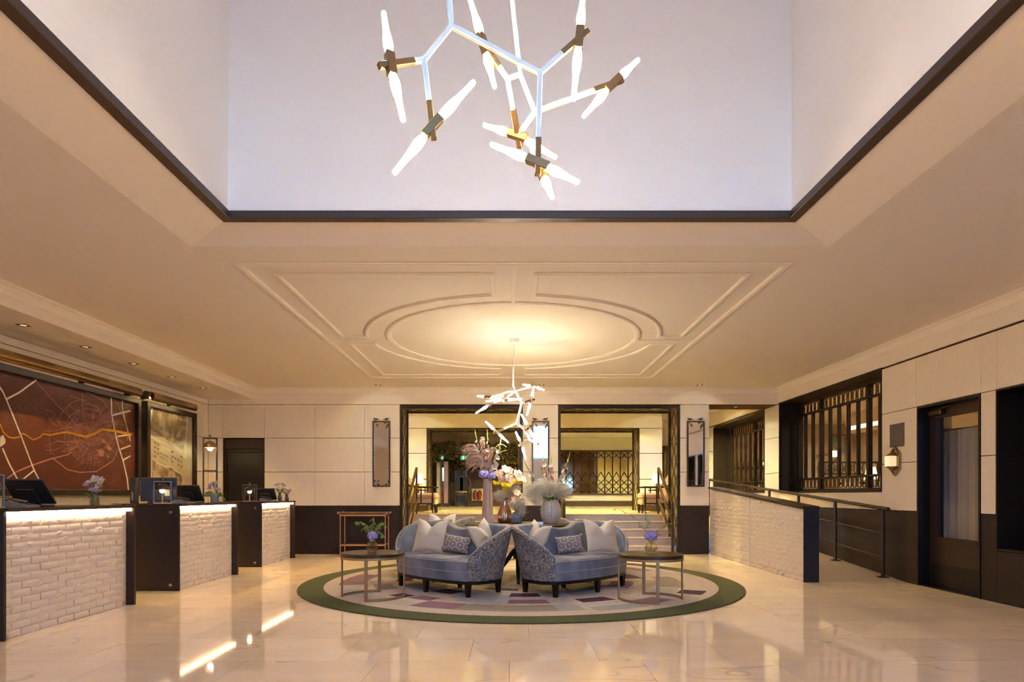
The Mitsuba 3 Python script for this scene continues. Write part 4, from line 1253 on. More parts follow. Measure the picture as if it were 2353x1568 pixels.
def sofa(label, M):
    k = thing('curved_sofa', label, 'sofa', 'curved sofas around the flower table', M)
    B, H, FL = S4[:, :2], S4[:, 2], S4[:, 3]
    t = np.gradient(B, axis=0); t /= np.linalg.norm(t, axis=1, keepdims=True)
    N = np.c_[-t[:, 1], t[:, 0]]
    if (N[NS // 2] @ np.array([0, -1.0])) < 0:
        N = -N
    e = np.linspace(-1, 1, NS)
    th = 0.095 * np.clip((1 - np.abs(e)) / 0.10, 0.30, 1) ** 0.7
    Z0 = 0.19

    def wall(s_off, zs):
        out = []
        for q in zs:
            z = Z0 + (H - Z0) * q
            off = FL * ((z - Z0) / 0.66) ** 1.15
            out.append(np.c_[B + N * (off - s_off)[:, None], z])
        return out

    top_off = FL * ((H - Z0) / 0.66) ** 1.15
    rim = []
    for a in np.radians([0, 30, 60, 90]):
        rim.append(np.c_[B + N * (top_off - th / 2 + th / 2 * np.cos(a))[:, None], H - 0.018 + 0.03 * np.sin(a)])
    rows = wall(np.zeros(NS), np.linspace(0, 0.965, 9)) + rim
    V = np.stack(rows, 1)
    L = np.r_[0, np.cumsum(np.linalg.norm(np.diff(B, axis=0), axis=1))]
    uvs = np.stack([np.repeat(L[:, None], V.shape[1], 1), V[:, :, 2]], -1).reshape(-1, 2)
    part(k, 'outer_back', (V.reshape(-1, 3), grid_faces(NS, V.shape[1])[:, ::-1]), 'tweed', True, uv=uvs, label='black and white tweed outer back')
    rim2 = []
    for a in np.radians([90, 120, 150, 180]):
        rim2.append(np.c_[B + N * (top_off - th / 2 + th / 2 * np.cos(a))[:, None], H - 0.018 + 0.03 * np.sin(a)])
    rows = rim2 + wall(th, np.linspace(0.965, 0.0, 8))
    V2 = np.stack(rows, 1)
    mbi = MB(); mbi.add(V2.reshape(-1, 3), grid_faces(NS, V2.shape[1])[:, ::-1])
    for i in (0, NS - 1):   # close the two tips
        ring = np.vstack([V[i], V2[i]])
        c = ring.mean(0); n = len(ring)
        mbi.add(np.vstack([ring, c]), [[j, (j + 1) % n, n] for j in range(n)])
    part(k, 'inner_back', mbi.done(), 'velvet', 60)
    m = MB(); m.tube(V[:, -2], 0.007, 8)
    part(k, 'back_piping', m.done(), 'piping', True)
    # seat: front arc and the inner line of the back
    inner = (B - N * (th * 0.6)[:, None])[4:-4]
    out = np.vstack([FRONT, inner[::-1]])
    c = np.array([0.0, 0.12])

    def blk(levels):
        R = []
        for s, dz in levels:
            R.append(np.c_[c + (out - c) * s, np.full(len(out), dz)])
        Vv = np.stack(R, 1); nvv = Vv.shape[1]
        f = grid_faces(len(out), nvv, wrap_u=True)
        vv = Vv.reshape(-1, 3)
        vv = np.vstack([vv, [[*c, levels[-1][1]]]])
        cap = [[i * nvv + nvv - 1, ((i + 1) % len(out)) * nvv + nvv - 1, len(vv) - 1] for i in range(len(out))]
        return vv, np.vstack([f, cap])
    part(k, 'seat_base', blk([(0.992, 0.185), (1.0, 0.20), (1.0, 0.285), (0.995, 0.292)]), 'velvet', 50)
    part(k, 'seat_cushion', blk([(0.99, 0.292), (1.0, 0.30), (1.004, 0.345), (1.0, 0.395), (0.985, 0.415), (0.94, 0.428), (0.8, 0.437), (0.5, 0.443), (0.1, 0.444)]), 'velvet', 60)
    for z, s in ((0.292, 1.003), (0.408, 0.996)):
        m = MB(); m.tube(np.c_[c + (FRONT - c) * s, np.full(len(FRONT), z)], 0.0055, 8)
        part(k, 'seat_piping', m.done(), 'piping', True)
    base = np.vstack([FRONT * [0.985, 0.99], (B + N * 0.0)[3:-3][::-1] * 0.985])
    from shapely.geometry import Polygon
    g = Polygon(base).buffer(0)
    m = MB(); m.prism(g, 0.148, 0.188)
    part(k, 'plinth', m.done(), 'black_wood')
    for x, y in ((-0.665, 0.30), (0.665, 0.30), (0.0, 0.40), (-0.63, -0.215), (0.63, -0.215), (0.0, -0.14)):
        a, b = 0.030, 0.020
        v = [[x + s * q, y + u * q, z] for z, q in ((0.0, b), (0.15, a)) for s, u in ((-1, -1), (1, -1), (1, 1), (-1, 1))]
        part(k, 'leg', (v, [[0, 3, 2, 1], [4, 5, 6, 7], [0, 1, 5, 4], [1, 2, 6, 5], [2, 3, 7, 6], [3, 0, 4, 7]]), 'black_wood')
    return k


def sofa_M(az, rad=1.08):
    """az: the direction the sofa faces, in degrees from +x."""
    d = np.array([math.cos(math.radians(az)), math.sin(math.radians(az))])
    return tr(OC[0] + rad * d[0], OC[1] + rad * d[1], RZ) @ rz(az - 90)


s0 = sofa('curved grey blue velvet sofa with a tweed back, front left of the flower table', sofa_M(-135))
dup(s0, 'curved grey blue velvet sofa with a tweed back, front right of the flower table', sofa_M(-45))
dup(s0, 'curved sofa behind the flower table on the left, only its back edge showing', tr(-1.10, 9.90, RZ) @ rz(165 - 90))
dup(s0, 'curved sofa behind the flower table on the right, only its back edge showing', tr(1.17, 9.90, RZ) @ rz(15 - 90))

# ---------------- cushions


def linen(p, n, uv):
    return mi.Color3f(0.66, 0.635, 0.555) * (0.92 + 0.10 * noise(p.x * 300, p.y * 300, p.z * 300) + 0.06 * fbm(p.x * 9, p.y * 9, p.z * 9, 2))


scene['linen'] = princ(proc(linen), 0.85, specular=0.1, sheen=0.2)


def hexprint(p, n, uv):
    """White honeycomb with nested outlines on grey."""
    x, y = uv.x * 3.6, uv.y * 2.4
    h = 1.7320508
    ax, ay = x - dr.floor(x) - 0.5, y - h * dr.floor(y / h) - h / 2
    bx, by = x + 0.5 - dr.floor(x + 0.5) - 0.5, y + h / 2 - h * dr.floor((y + h / 2) / h) - h / 2
    near = ax * ax + ay * ay < bx * bx + by * by
    cx, cy = dr.abs(dr.select(near, ax, bx)), dr.abs(dr.select(near, ay, by))
    d = dr.maximum(cx, 0.5 * cx + 0.8660254 * cy)
    rings = dr.abs(d * 12 - dr.floor(d * 12) - 0.5)
    k = smoothstep(0.30, 0.38, rings) * 0.38
    big = smoothstep(0.455, 0.47, d)
    dia = smoothstep(0.17, 0.15, cx * 1.5 + cy)
    return mix((0.155, 0.14, 0.155), (0.66, 0.63, 0.61), dr.maximum(dr.maximum(k, big), dia))


scene['hexprint'] = princ(proc(hexprint), 0.8, specular=0.1)


def pillow_mesh(w, h, t, chop=0.0, n=22, seed=1):
    u, v = np.meshgrid(np.linspace(-1, 1, n), np.linspace(-1, 1, n), indexing='ij')
    th = t * ((1 - u ** 2) ** 0.55) * ((1 - v ** 2) ** 0.55)
    x = u * w / 2 * (1 - 0.075 * (1 - v ** 2) * np.abs(u) ** 3)
    y = v * h / 2 * (1 - 0.075 * (1 - u ** 2) * np.abs(v) ** 3)
    wr = 0.012 * (meshkit.fbm(np.stack([u * 2.2, v * 2.2, np.full_like(u, seed)], -1), 3, seed) - 0.5) * (1 - u ** 2) * (1 - v ** 2)
    notch = chop * np.exp(-np.abs(u / 0.36) ** 1.25) * np.clip((v + 0.75) / 1.75, 0, 1) ** 1.6
    y = y - notch * h
    fat = 1 + 0.25 * chop / 0.22 * np.exp(-((np.abs(u) - 0.55) / 0.3) ** 2) * (v > 0)
    crease = 1 - 0.6 * (chop > 0) * np.exp(-(u / 0.16) ** 2) * np.clip((v + 0.2) / 1.2, 0, 1)
    A = np.stack([x, -th * fat * crease + wr, y], -1).reshape(-1, 3)
    Bk = np.stack([x, th * fat * crease + wr, y], -1).reshape(-1, 3)
    f = grid_faces(n, n)
    uv = np.stack([(u + 1) / 2, (v + 1) / 2], -1).reshape(-1, 2)
    return (np.vstack([A, Bk]), np.vstack([f, f[:, ::-1] + len(A)])), np.vstack([uv, uv])


PB = [pillow_mesh(0.45, 0.45, 0.085, 0.22, seed=s)[0] for s in (1, 2, 3, 4)]
PBD = [mikit.ply(q, None, True) for q in PB]


def cushion(label, px, py, Y, yaw, pitch, roll=0.0, i=0, s=1.0, group='plain cream cushions'):
    c = at(px, py, Y)
    M = tr(*c) @ rz(yaw) @ rx(pitch) @ ry(roll) @ sc(s)
    return single('cushion', label, 'cushion', PBD[i], 'linen', group=group, M=M)


cushion('square cream cushion with a chopped top at the left end of the left sofa', 989, 1231, 8.12, -22, -20, 1, 0)
cushion('square cream cushion leaning on the tweed arm of the left sofa', 1112, 1236, 7.80, 58, -24, -14, 1)
cushion('square pale cushion with a chopped top at the right end of the right sofa', 1381, 1231, 8.08, 20, -22, 2, 2)
cushion('square pale cushion leaning on the tweed arm of the right sofa', 1230, 1238, 7.80, -58, -24, 10, 3)
cushion('cream cushion on the rear left sofa, only its corners above the back', 1014, 1212, 9.75, -12, -15, 0, 0)
(pm, puv) = pillow_mesh(0.35, 0.22, 0.06)
pd = mikit.ply(pm, None, True, uv=puv)
tas = MB()
for i in range(14):
    a = i * 0.45
    tas.tube([(0.165, 0, 0.105), (0.172 + 0.012 * math.cos(a), 0.012 * math.sin(a), 0.118), (0.18 + 0.016 * math.cos(a), 0.016 * math.sin(a), 0.10)], 0.0022, 4)
tas = mikit.ply(tas.done())
for lab, px, py, Y, yaw, pitch, roll in (('small lumbar cushion with a grey honeycomb print on the left sofa', 1049, 1250, 7.90, -10, -26, 9), ('small lumbar cushion with a grey honeycomb print on the right sofa', 1309, 1250.5, 7.88, 12, -26, -5)):
    k = thing('lumbar_cushion', lab, 'cushion', 'honeycomb cushions', tr(*at(px, py, Y)) @ rz(yaw) @ rx(pitch) @ ry(roll))
    part(k, 'cover', pd, 'hexprint')
    part(k, 'tassel', tas, 'linen', M=(sc(-1, 1, 1) if yaw < 0 else None))

# ---------------- side tables with half ring feet
scene['table_gold'] = princ((0.34, 0.22, 0.105), 0.42, metallic=0.6)


def side_table(label, M, flip):
    k = thing('side_table', label, 'side table', 'round side tables', M)
    R, h = 0.365, 0.52
    m = MB(); m.lathe([(0, h - 0.038), (R - 0.006, h - 0.038), (R, h - 0.034), (R, h - 0.004), (R - 0.004, h), (0, h)], 72)
    part(k, 'table_top', m.done(), 'dark_top', 30)
    def strip(a0, a1, z0, z1, t=0.012):
        n = 40; a = np.radians(np.linspace(a0, a1, n))
        q = MB(); v = np.array([[r * math.cos(x), r * math.sin(x), z] for x in a for r, z in ((R - 0.012, z0), (R + 0.002, z0), (R + 0.002, z1), (R - 0.012, z1))])
        f = [[i * 4 + j, (i + 1) * 4 + j, (i + 1) * 4 + (j + 1) % 4, i * 4 + (j + 1) % 4] for i in range(n - 1) for j in range(4)] + [[0, 1, 2, 3], [(n - 1) * 4 + 3, (n - 1) * 4 + 2, (n - 1) * 4 + 1, (n - 1) * 4]]
        return q.add(v, f).done()
    part(k, 'apron_ring', strip(0, 360, h - 0.066, h - 0.038), 'table_gold', 40)
    for a in (0, 90, 180, 270):
        part(k, 'leg', box(-0.012, 0.003, -0.018, 0.018, 0, h - 0.05, 0.002), 'table_gold', M=rz(a) @ tr(R, 0, 0))
    for a0 in ((270, 90) if not flip else (180, 0)):
        part(k, 'foot_ring', strip(a0, a0 + 90, 0, 0.028), 'table_gold', 40)
    return k


scene['dark_top'] = princ((0.030, 0.018, 0.012), 0.22, specular=0.5)
side_table('round side table on bronze half ring feet left of the left sofa', tr(-1.605, 7.345, RZ), False)
side_table('round side table on bronze half ring feet right of the right sofa', tr(1.585, 7.17, RZ), True)

# ---------------- flower table
TC, TZ = (0.10, 8.80), 0.80
k = thing('round_table', 'round dark wooden table between the sofas that carries the flower vases', 'table', None, tr(TC[0], TC[1], RZ))
m = MB(); m.lathe([(0, TZ - RZ - 0.03), (0.70, TZ - RZ - 0.03), (0.735, TZ - RZ - 0.022), (0.74, TZ - RZ - 0.008), (0.735, TZ - RZ), (0, TZ - RZ)], 72)
part(k, 'table_top', m.done(), 'dark_top', 30)
m = MB(); m.lathe([(0, 0.30), (0.07, 0.30), (0.05, 0.45), (0.05, 0.60), (0.12, TZ - RZ - 0.03), (0, TZ - RZ - 0.03)], 24)
part(k, 'pedestal', m.done(), 'black_wood', 40)
for a in (45, 135, 225, 315):
    t = np.linspace(0, 1, 14)
    r = 0.04 + 0.42 * t ** 1.1; z = 0.42 - 0.395 * np.sin(t * math.pi / 2) ** 1.3
    m = MB(); m.tube(np.c_[r, 0 * r, z], np.linspace(0.034, 0.022, 14), 8)
    part(k, 'curved_leg', m.done(), 'black_wood', 40, M=rz(a + 45))
# ---------------------------------------------------------------- right wall: framed openings with bars and octagon borders
def octagon_border(y0, y1, z0, z1, x, pitch=0.15, w=0.011):
    m = MB(); n = max(1, round((y1 - y0) / pitch)); p = (y1 - y0) / n; h = z1 - z0
    for i in range(n):
        a = y0 + i * p
        o = [(a + u * p, z0 + v * h) for u, v in ((0.30, 0), (0.70, 0), (0.84, 0.16), (0.84, 0.84), (0.70, 1), (0.30, 1), (0.16, 0.84), (0.16, 0.16))]
        for q, r_ in zip(o, o[1:] + o[:1]):
            m.bar((x, *q), (x, *r_), w, 0.016, up=(1, 0, 0))
        for v in (0.36, 0.64):
            m.bar((x, a - 0.16 * p, z0 + v * h), (x, a + 0.16 * p, z0 + v * h), w, 0.016, up=(1, 0, 0))
    return m.done()


def grille(n, label, y0, y1, z0, z1, bars, posts, tb, bb, deep=0.42):
    name = f'window_{n}'
    xg = XR + deep - 0.02
    m = MB()
    for a in ((y0, y0 + 0.02, z0, z1), (y1 - 0.02, y1, z0, z1), (y0, y1, z0, z0 + 0.025), (y0, y1, z1 - 0.02, z1)):
        m.box(XR - 0.012, XR + deep + 0.04, *a)
    for i, o in enumerate((0.035, 0.07)):     # stepped mouldings towards the screen
        for a in ((y0, y0 + o, z0, z1), (y1 - o, y1, z0, z1), (y0, y1, z0, z0 + o), (y0, y1, z1 - o, z1)):
            m.box(xg - 0.10 + 0.05 * i, xg + 0.05, *a)
    struct(name, m.done(), 'black_wood', label)
    part(name, 'border_screen', octagon_border(y0 + 0.07, y1 - 0.07, tb[0], tb[1], xg), 'bronze_dark')
    part(name, 'border_screen', octagon_border(y0 + 0.07, y1 - 0.07, bb[0], bb[1], xg), 'bronze_dark')
    for z in (tb[0] - 0.015, bb[1] + 0.015):
        part(name, 'rail', box(xg - 0.03, xg + 0.03, y0 + 0.06, y1 - 0.06, z - 0.018, z + 0.018, 0.003), 'black_wood')
    for y in bars:
        part(name, 'bar', box(xg - 0.025, xg + 0.03, y - 0.022, y + 0.022, bb[1], tb[0], 0.003), 'black_wood')
    for y in posts:
        part(name, 'post', box(xg - 0.035, xg + 0.04, y - 0.03, y + 0.03, z0 + 0.02, z1 - 0.02, 0.003), 'black_wood')


grille(5, 'second dark framed opening with bars beside the ramp, looking into the restaurant', W2[0], W2[1], W2[2], W2[3], [12.46, 12.15, 11.5, 11.19, 10.88, 10.575, 9.94, 9.63], [11.82, 10.25], (2.80, 2.98), (1.33, 1.50))
grille(6, 'far dark framed opening with bars at the top of the ramp', W1[0], W1[1], W1[2], W1[3], [14.1 + 0.31 * i for i in range(9) if i not in (3, 8)], [15.03, 16.58], (2.74, 2.92), (1.33, 1.50))
grille(7, 'dark framed opening with bars at the right edge of the photo', W3[0], W3[1], W3[2], W3[3], [6.65, 6.34, 5.95], [6.96], (2.10, 2.28), (0.67, 0.83))

# glazed door
m = MB(); y0, y1, z0, z1 = DR
for a in ((y0, y0 + 0.025, 0, z1), (y1 - 0.025, y1, 0, z1), (y0, y1, z1 - 0.03, z1)):
    m.box(XR - 0.012, XR + 0.33, *a)
m.box(XR + 0.0, XR + 0.33, y0, y1, 0.0, 0.012)
struct('door_3', m.done(), 'black_wood', 'dark glazed door in the right wall with a long bronze pull')
xd = XR + 0.14
gy0, gy1, gz0, gz1 = y0 + 0.15, y1 - 0.15, 0.63, 2.22
m = MB()
for a in ((y0 + 0.03, gy0, 0.02, z1 - 0.035), (gy1, y1 - 0.03, 0.02, z1 - 0.035), (gy0, gy1, 0.02, gz0), (gy0, gy1, gz1, z1 - 0.035)):
    m.box(xd, xd + 0.045, *a)
for a in ((gy0, gy0 + 0.02, gz0, gz1), (gy1 - 0.02, gy1, gz0, gz1), (gy0, gy1, gz0, gz0 + 0.02), (gy0, gy1, gz1 - 0.02, gz1)):
    m.box(xd - 0.01, xd + 0.05, *a)
part('door_3', 'leaf', m.done(), 'dark_wood')
part('door_3', 'glass_pane', box(xd + 0.018, xd + 0.024, gy0 + 0.01, gy1 - 0.01, gz0 + 0.01, gz1 - 0.01), 'pane')
m = MB(); m.tube([(xd - 0.055, y0 + 0.10, 0.68), (xd - 0.055, y0 + 0.10, 1.82)], 0.016, 14)
for z in (0.86, 1.64):
    m.tube([(xd - 0.055, y0 + 0.10, z), (xd, y0 + 0.10, z)], 0.009, 8)
part('door_3', 'pull_handle', m.done(), 'bronze', 40)
part('door_3', 'door_closer', box(xd - 0.06, xd, y1 - 0.33, y1 - 0.09, 2.235, 2.30, 0.006), 'bronze_dark')
m = MB(); m.bar((xd - 0.03, y1 - 0.28, 2.31), (xd - 0.05, y1 - 0.50, 2.32), 0.02, 0.012)
part('door_3', 'closer_arm', m.done(), 'bronze_dark')
part('door_3', 'kick_board', box(xd - 0.006, xd, y0 + 0.05, y1 - 0.05, 0.03, 0.30, 0.002), 'black_wood')
yy = np.linspace(gy0 - 0.2, gy1 + 0.25, 140)
xx = XR + 0.40 + 0.018 * np.sin(yy * 48) + 0.012 * np.sin(yy * 91 + 1) + 0.012 * np.sin(yy * 17)
v = np.array([[x, y, z] for x, y in zip(xx, yy) for z in (0.02, 2.05)])
single('curtain', 'pale pleated curtain hanging behind the glass of the right hand door', 'curtain', (v, grid_faces(140, 2)), 'curtain_cloth', 60)
scene['curtain_cloth'] = diffuse(0.46, 0.42, 0.38)
m = MB(); m.tube([(XR + 0.40, gy0 - 0.25, 2.06), (XR + 0.40, gy1 + 0.3, 2.06)], 0.012, 10)
part('curtain', 'rod', m.done(), 'bronze', 40)

# plaque and lantern between the openings
k = thing('wall_plaque', 'dark square plaque on the right wall above the hexagon lantern', 'plaque')
part(k, 'plate', box(XR - 0.014, XR, 8.69, 9.01, 1.875, 2.20, 0.003), 'plaque_grey')
scene['plaque_grey'] = princ((0.072, 0.066, 0.062), 0.45)
scene['plaque_text'] = princ((0.11, 0.10, 0.092), 0.5)
m = MB(); r = random.Random(2)
for z, n in ((2.09, 5), (2.02, 6), (1.965, 4)):       # faint engraved lines, not legible in the photograph
    y = 8.93
    for i in range(n):
        w = r.uniform(0.008, 0.02)
        m.box(XR - 0.0155, XR - 0.0135, y - w, y, z, z + 0.008); y -= w + r.uniform(0.008, 0.016)
part(k, 'engraving', m.done(), 'plaque_text', kind='stuff')

LY, LZ = 8.87, 1.675
k = thing('wall_lantern', 'bronze hexagon wall lantern with a glowing alabaster box on the right wall', 'wall lamp', None, tr(XR, LY, LZ))
hexa = [(0, 0.195), (0.105, 0.10), (0.105, -0.10), (0, -0.195), (-0.105, -0.10), (-0.105, 0.10)]
m = MB()
for q, r_ in zip(hexa, hexa[1:] + hexa[:1]):
    m.bar((-0.025, *q), (-0.025, *r_), 0.024, 0.03, up=(1, 0, 0), ext=0.008, bev=0.003)
part(k, 'hexagon_frame', m.done(), 'bronze')
part(k, 'back_plate', box(-0.02, 0, -0.06, 0.06, -0.10, 0.10, 0.004), 'bronze')
m = MB()
for z, s in ((0.075, 1), (-0.075, -1)):
    m.mesh(trimesh.convex.convex_hull(np.array([[-0.02, -0.06, z], [-0.02, 0.06, z], [-0.135, -0.05, z], [-0.135, 0.05, z], [-0.03, -0.02, z + s * 0.055], [-0.03, 0.02, z + s * 0.055], [-0.07, -0.015, z + s * 0.045], [-0.07, 0.015, z + s * 0.045]])))
part(k, 'end_cap', m.done(), 'brass_aged')
for a, b in ((-0.052, -0.001), (0.001, 0.052)):
    part(k, 'alabaster_pane', box(-0.14, -0.03, a, b, -0.072, 0.072, 0.004), 'alabaster', emit=np.array([1.0, 0.72, 0.38]) * 0.75)
scene['alabaster'] = princ((0.85, 0.75, 0.6), 0.4)

# ---------------- ramp wall of white brick, cap, handrail
k = numbered('ramp_wall')
RT = lambda y: 1.045 + 0.0775 * (y - RY0)  # noqa: E731
x0, x1, ya, yb = 4.045, 4.215, RY0, YB - 0.001
v = [[x, y, z] for x in (x0, x1) for y, z in ((ya, 0.0), (yb, 0.0), (yb, RT(yb) - 0.035), (ya, RT(ya) - 0.035))]
labels[k] = {'label': 'low wall of white painted brick with a sloping dark cap beside the ramp', 'category': 'ramp wall'}
entry(k, (np.array(v), np.array([[0, 3, 2, 1], [4, 5, 6, 7], [0, 1, 5, 4], [1, 2, 6, 5], [2, 3, 7, 6], [3, 0, 4, 7]])), 'brick_paint', False, None)
M = np.array([[0, 0, -1, 4.03], [-1, 0, 0, yb], [0, 1, 0, 0], [0, 0, 0, 1.0]])
_bv, _bp = BV, BP
BV = 0.0755; BRICKS = [{**d} for d in BRICKS]
brick_face(k, M @ sc(1, 1, 0.8), yb - ya - 0.012, lambda x: RT(yb - x) - 0.04, 41, cap=300)
BV = _bv
v = [[x, y, RT(y) + z] for x in (4.0, 4.235) for y in (ya - 0.02, yb) for z in (-0.04, 0.0)]
part(k, 'cap', (v, [[0, 1, 3, 2], [4, 6, 7, 5], [0, 4, 5, 1], [2, 3, 7, 6], [0, 2, 6, 4], [1, 5, 7, 3]]), 'dark_wood')
part(k, 'end_board', box(4.015, 4.225, ya - 0.022, ya - 0.001, 0.0, RT(ya) - 0.042, 0.003), 'black_panel')
part(k, 'joint_strip', box(4.024, 4.034, 10.65, 10.672, 0.0, RT(10.66) - 0.04), 'brick_paint')

k = thing('handrail', 'black metal handrail on posts along the ramp and the right wall', 'handrail')
hx = 5.30
rz_ = lambda y: 1.01 + 0.076 * (y - 8.99)  # noqa: E731
m = MB(); m.tube([(hx, 8.86, rz_(8.86)), (hx, 9.2, rz_(9.2)), (hx, 16.9, rz_(16.9))], 0.027, 12)
part(k, 'top_rail', m.done(), 'black_metal', 40)
for d in (0.36, 0.70):
    m = MB(); m.tube([(hx, 8.99, rz_(8.99) - d), (hx, 16.9, rz_(16.9) - d)], 0.009, 8)
    part(k, 'mid_rail', m.done(), 'black_metal', 40)
for y in (8.99, 10.31, 11.625, 12.94, 14.26, 15.57, 16.88):
    zb = 0.002 + RS * (y - RY0)
    m = MB(); m.box(hx - 0.014, hx + 0.014, y - 0.03, y + 0.03, zb, rz_(y)); m.box(hx - 0.07, hx + 0.07, y - 0.045, y + 0.045, zb - 0.002, zb + 0.012, 0.003)
    part(k, 'post', m.done(), 'black_metal')

# ---------------- stair rails
def stair_rail(label, x):
    k = thing('stair_rail', label, 'handrail', 'flat bar rails at the stairs')
    lo, hi = np.array([x, 12.88, 1.02]), np.array([x, 14.12, 1.80])
    part(k, 'newel_post', box(x - 0.022, x + 0.022, lo[1] - 0.022, lo[1] + 0.022, 0.155 if lo[1] > 12.9 else 0.0, lo[2] + 0.02, 0.003), 'black_metal')
    part(k, 'newel_post', box(x - 0.018, x + 0.018, hi[1] - 0.018, hi[1] + 0.018, HF, hi[2] + 0.01, 0.003), 'bronze_dark')
    for d in (0, 0.36, 0.70):
        m = MB(); m.bar(lo - (0, 0, d), hi - (0, 0, d), 0.045, 0.05, up=(1, 0, 0), bev=0.004)
        part(k, 'flat_bar', m.done(), 'rail_brown')


scene['rail_brown'] = metal((0.115, 0.085, 0.055), 0.38)
stair_rail('bronze flat bar stair rail at the left jamb of the left portal', -2.11)
stair_rail('bronze flat bar stair rail at the right jamb of the left portal', 0.11)
stair_rail('bronze flat bar stair rail at the left jamb of the right portal', 1.09)
stair_rail('bronze flat bar stair rail at the right jamb of the right portal', 3.30)

# ---------------- armchairs and lamps of the upper hall
scene['chair_fabric'] = princ((0.66, 0.44, 0.27), 0.8, sheen=0.2)


def armchair(label, M):
    """Faces local +x; origin on the floor under its middle."""
    k = thing('armchair', label, 'armchair', 'wood framed armchairs of the hall', M)
    m = MB(); m.box(-0.28, 0.36, -0.27, 0.27, 0.20, 0.33, 0.02)
    part(k, 'seat_base', m.done(), 'chair_fabric')
    m = MB(); m.box(-0.26, 0.38, -0.265, 0.265, 0.33, 0.475, 0.045)
    part(k, 'seat_cushion', m.done(), 'chair_fabric')
    # the back curves round: a shell from arm to arm
    n, nv = 25, 8
    a = np.radians(np.linspace(110, 250, n))
    H = 0.62 + 0.37 * np.clip(1 - (np.abs(np.degrees(a) - 180) / 70) ** 3, 0, 1)
    t = np.linspace(0, 1, nv)
    rows = []
    for s in (0.0, 0.07):
        r = 0.36 - s
        rows.append(np.stack([np.stack([-0.03 + r * 1.05 * np.cos(a) - 0.10 * q, r * 0.92 * np.sin(a), 0.30 + (H - 0.30) * q], -1) for q in t], 1))
    A, B = rows
    m = MB(); m.add(A.reshape(-1, 3), grid_faces(n, nv)); m.add(B.reshape(-1, 3), grid_faces(n, nv)[:, ::-1])
    top = np.stack([A[:, -1], (A[:, -1] + B[:, -1]) / 2 + (0, 0, 0.02), B[:, -1]], 1)
    m.add(top.reshape(-1, 3), grid_faces(n, 3))
    for i in (0, -1):
        e = np.stack([A[i], B[i]], 0)
        m.add(e.reshape(-1, 3), grid_faces(2, nv) if i else grid_faces(2, nv)[:, ::-1])
    part(k, 'back', m.done(), 'chair_fabric', 50)
    m = MB(); m.tube(np.stack([-0.03 + 0.375 * 1.05 * np.cos(a), 0.375 * 0.92 * np.sin(a), 0.60 + 0.14 * np.clip(1 - (np.abs(np.degrees(a) - 180) / 70) ** 2, 0, 1)], -1), 0.016, 8)
    part(k, 'back_rail', m.done(), 'black_wood', 40)
    for s in (-1, 1):
        part(k, 'arm', box(-0.14, 0.36, s * 0.335 - 0.025, s * 0.335 + 0.025, 0.59, 0.625, 0.008), 'black_wood')
        m = MB(); m.lathe([(0.012, 0), (0.016, 0.10), (0.022, 0.2), (0.026, 0.30), (0.020, 0.36), (0.014, 0.45), (0.012, 0.60)], 10, tr(0.30, s * 0.335, 0))
        part(k, 'leg', m.done(), 'black_wood', 40)
        m = MB(); m.bar((-0.22, s * 0.26, 0.21), (-0.30, s * 0.26, 0.0), 0.035)
        part(k, 'leg', m.done(), 'black_wood')
        part(k, 'side_rail', box(-0.25, 0.31, s * 0.32 - 0.012, s * 0.32 + 0.012, 0.20, 0.24, 0.004), 'black_wood')
        part(k, 'arm_slat', box(0.02, 0.045, s * 0.335 - 0.010, s * 0.335 + 0.010, 0.23, 0.60), 'black_wood')
    m = MB()
    for s in (-1, 1):
        m.bar((0.33, s * 0.2, 0.21), (0.34, s * 0.2, 0.0), 0.03)
    part(k, 'front_leg', m.done(), 'black_wood', kind='stuff')
    return k


a1 = armchair('peach armchair with a dark wooden frame seen through the left portal', tr(-2.12, 15.0, HF))
dup(a1, 'peach armchair with a dark wooden frame seen through the right portal', tr(3.42, 15.0, HF) @ rz(180))


def hall_lamp(label, x, y, tlabel):
    t = thing('lamp_table', tlabel, 'side table', 'small tables beside the hall armchairs', tr(x, y, HF))
    m = MB(); m.lathe([(0, 0.53), (0.22, 0.53), (0.225, 0.545), (0.22, 0.56), (0, 0.56)], 32)
    part(t, 'table_top', m.done(), 'dark_wood', 40)
    m = MB(); m.lathe([(0, 0), (0.16, 0), (0.16, 0.015), (0.025, 0.03), (0.02, 0.53), (0, 0.53)], 24)
    part(t, 'pedestal', m.done(), 'black_wood', 40)
    k = thing('table_lamp', label, 'lamp', 'white shaded lamps of the hall', tr(x, y, HF + 0.56))
    m = MB(); m.lathe([(0, 0), (0.07, 0), (0.07, 0.012), (0.02, 0.03), (0.035, 0.08), (0.015, 0.15), (0.008, 0.20), (0, 0.20)], 20)
    part(k, 'base', m.done(), 'brass_aged', 40)
    m = MB(); m.lathe([(0.145, 0.16), (0.105, 0.41)], 32)
    part(k, 'lamp_shade', m.done(), 'shade_cloth', True, emit=np.array([1.0, 0.82, 0.56]) * 1.3)


scene['shade_cloth'] = diffuse(0.85, 0.8, 0.7)
hall_lamp('lamp with a glowing white shade behind the left armchair', -2.36, 16.1, 'small round table under the left hall lamp')
hall_lamp('lamp with a glowing white shade behind the right armchair', 3.72, 16.1, 'small round table under the right hall lamp')

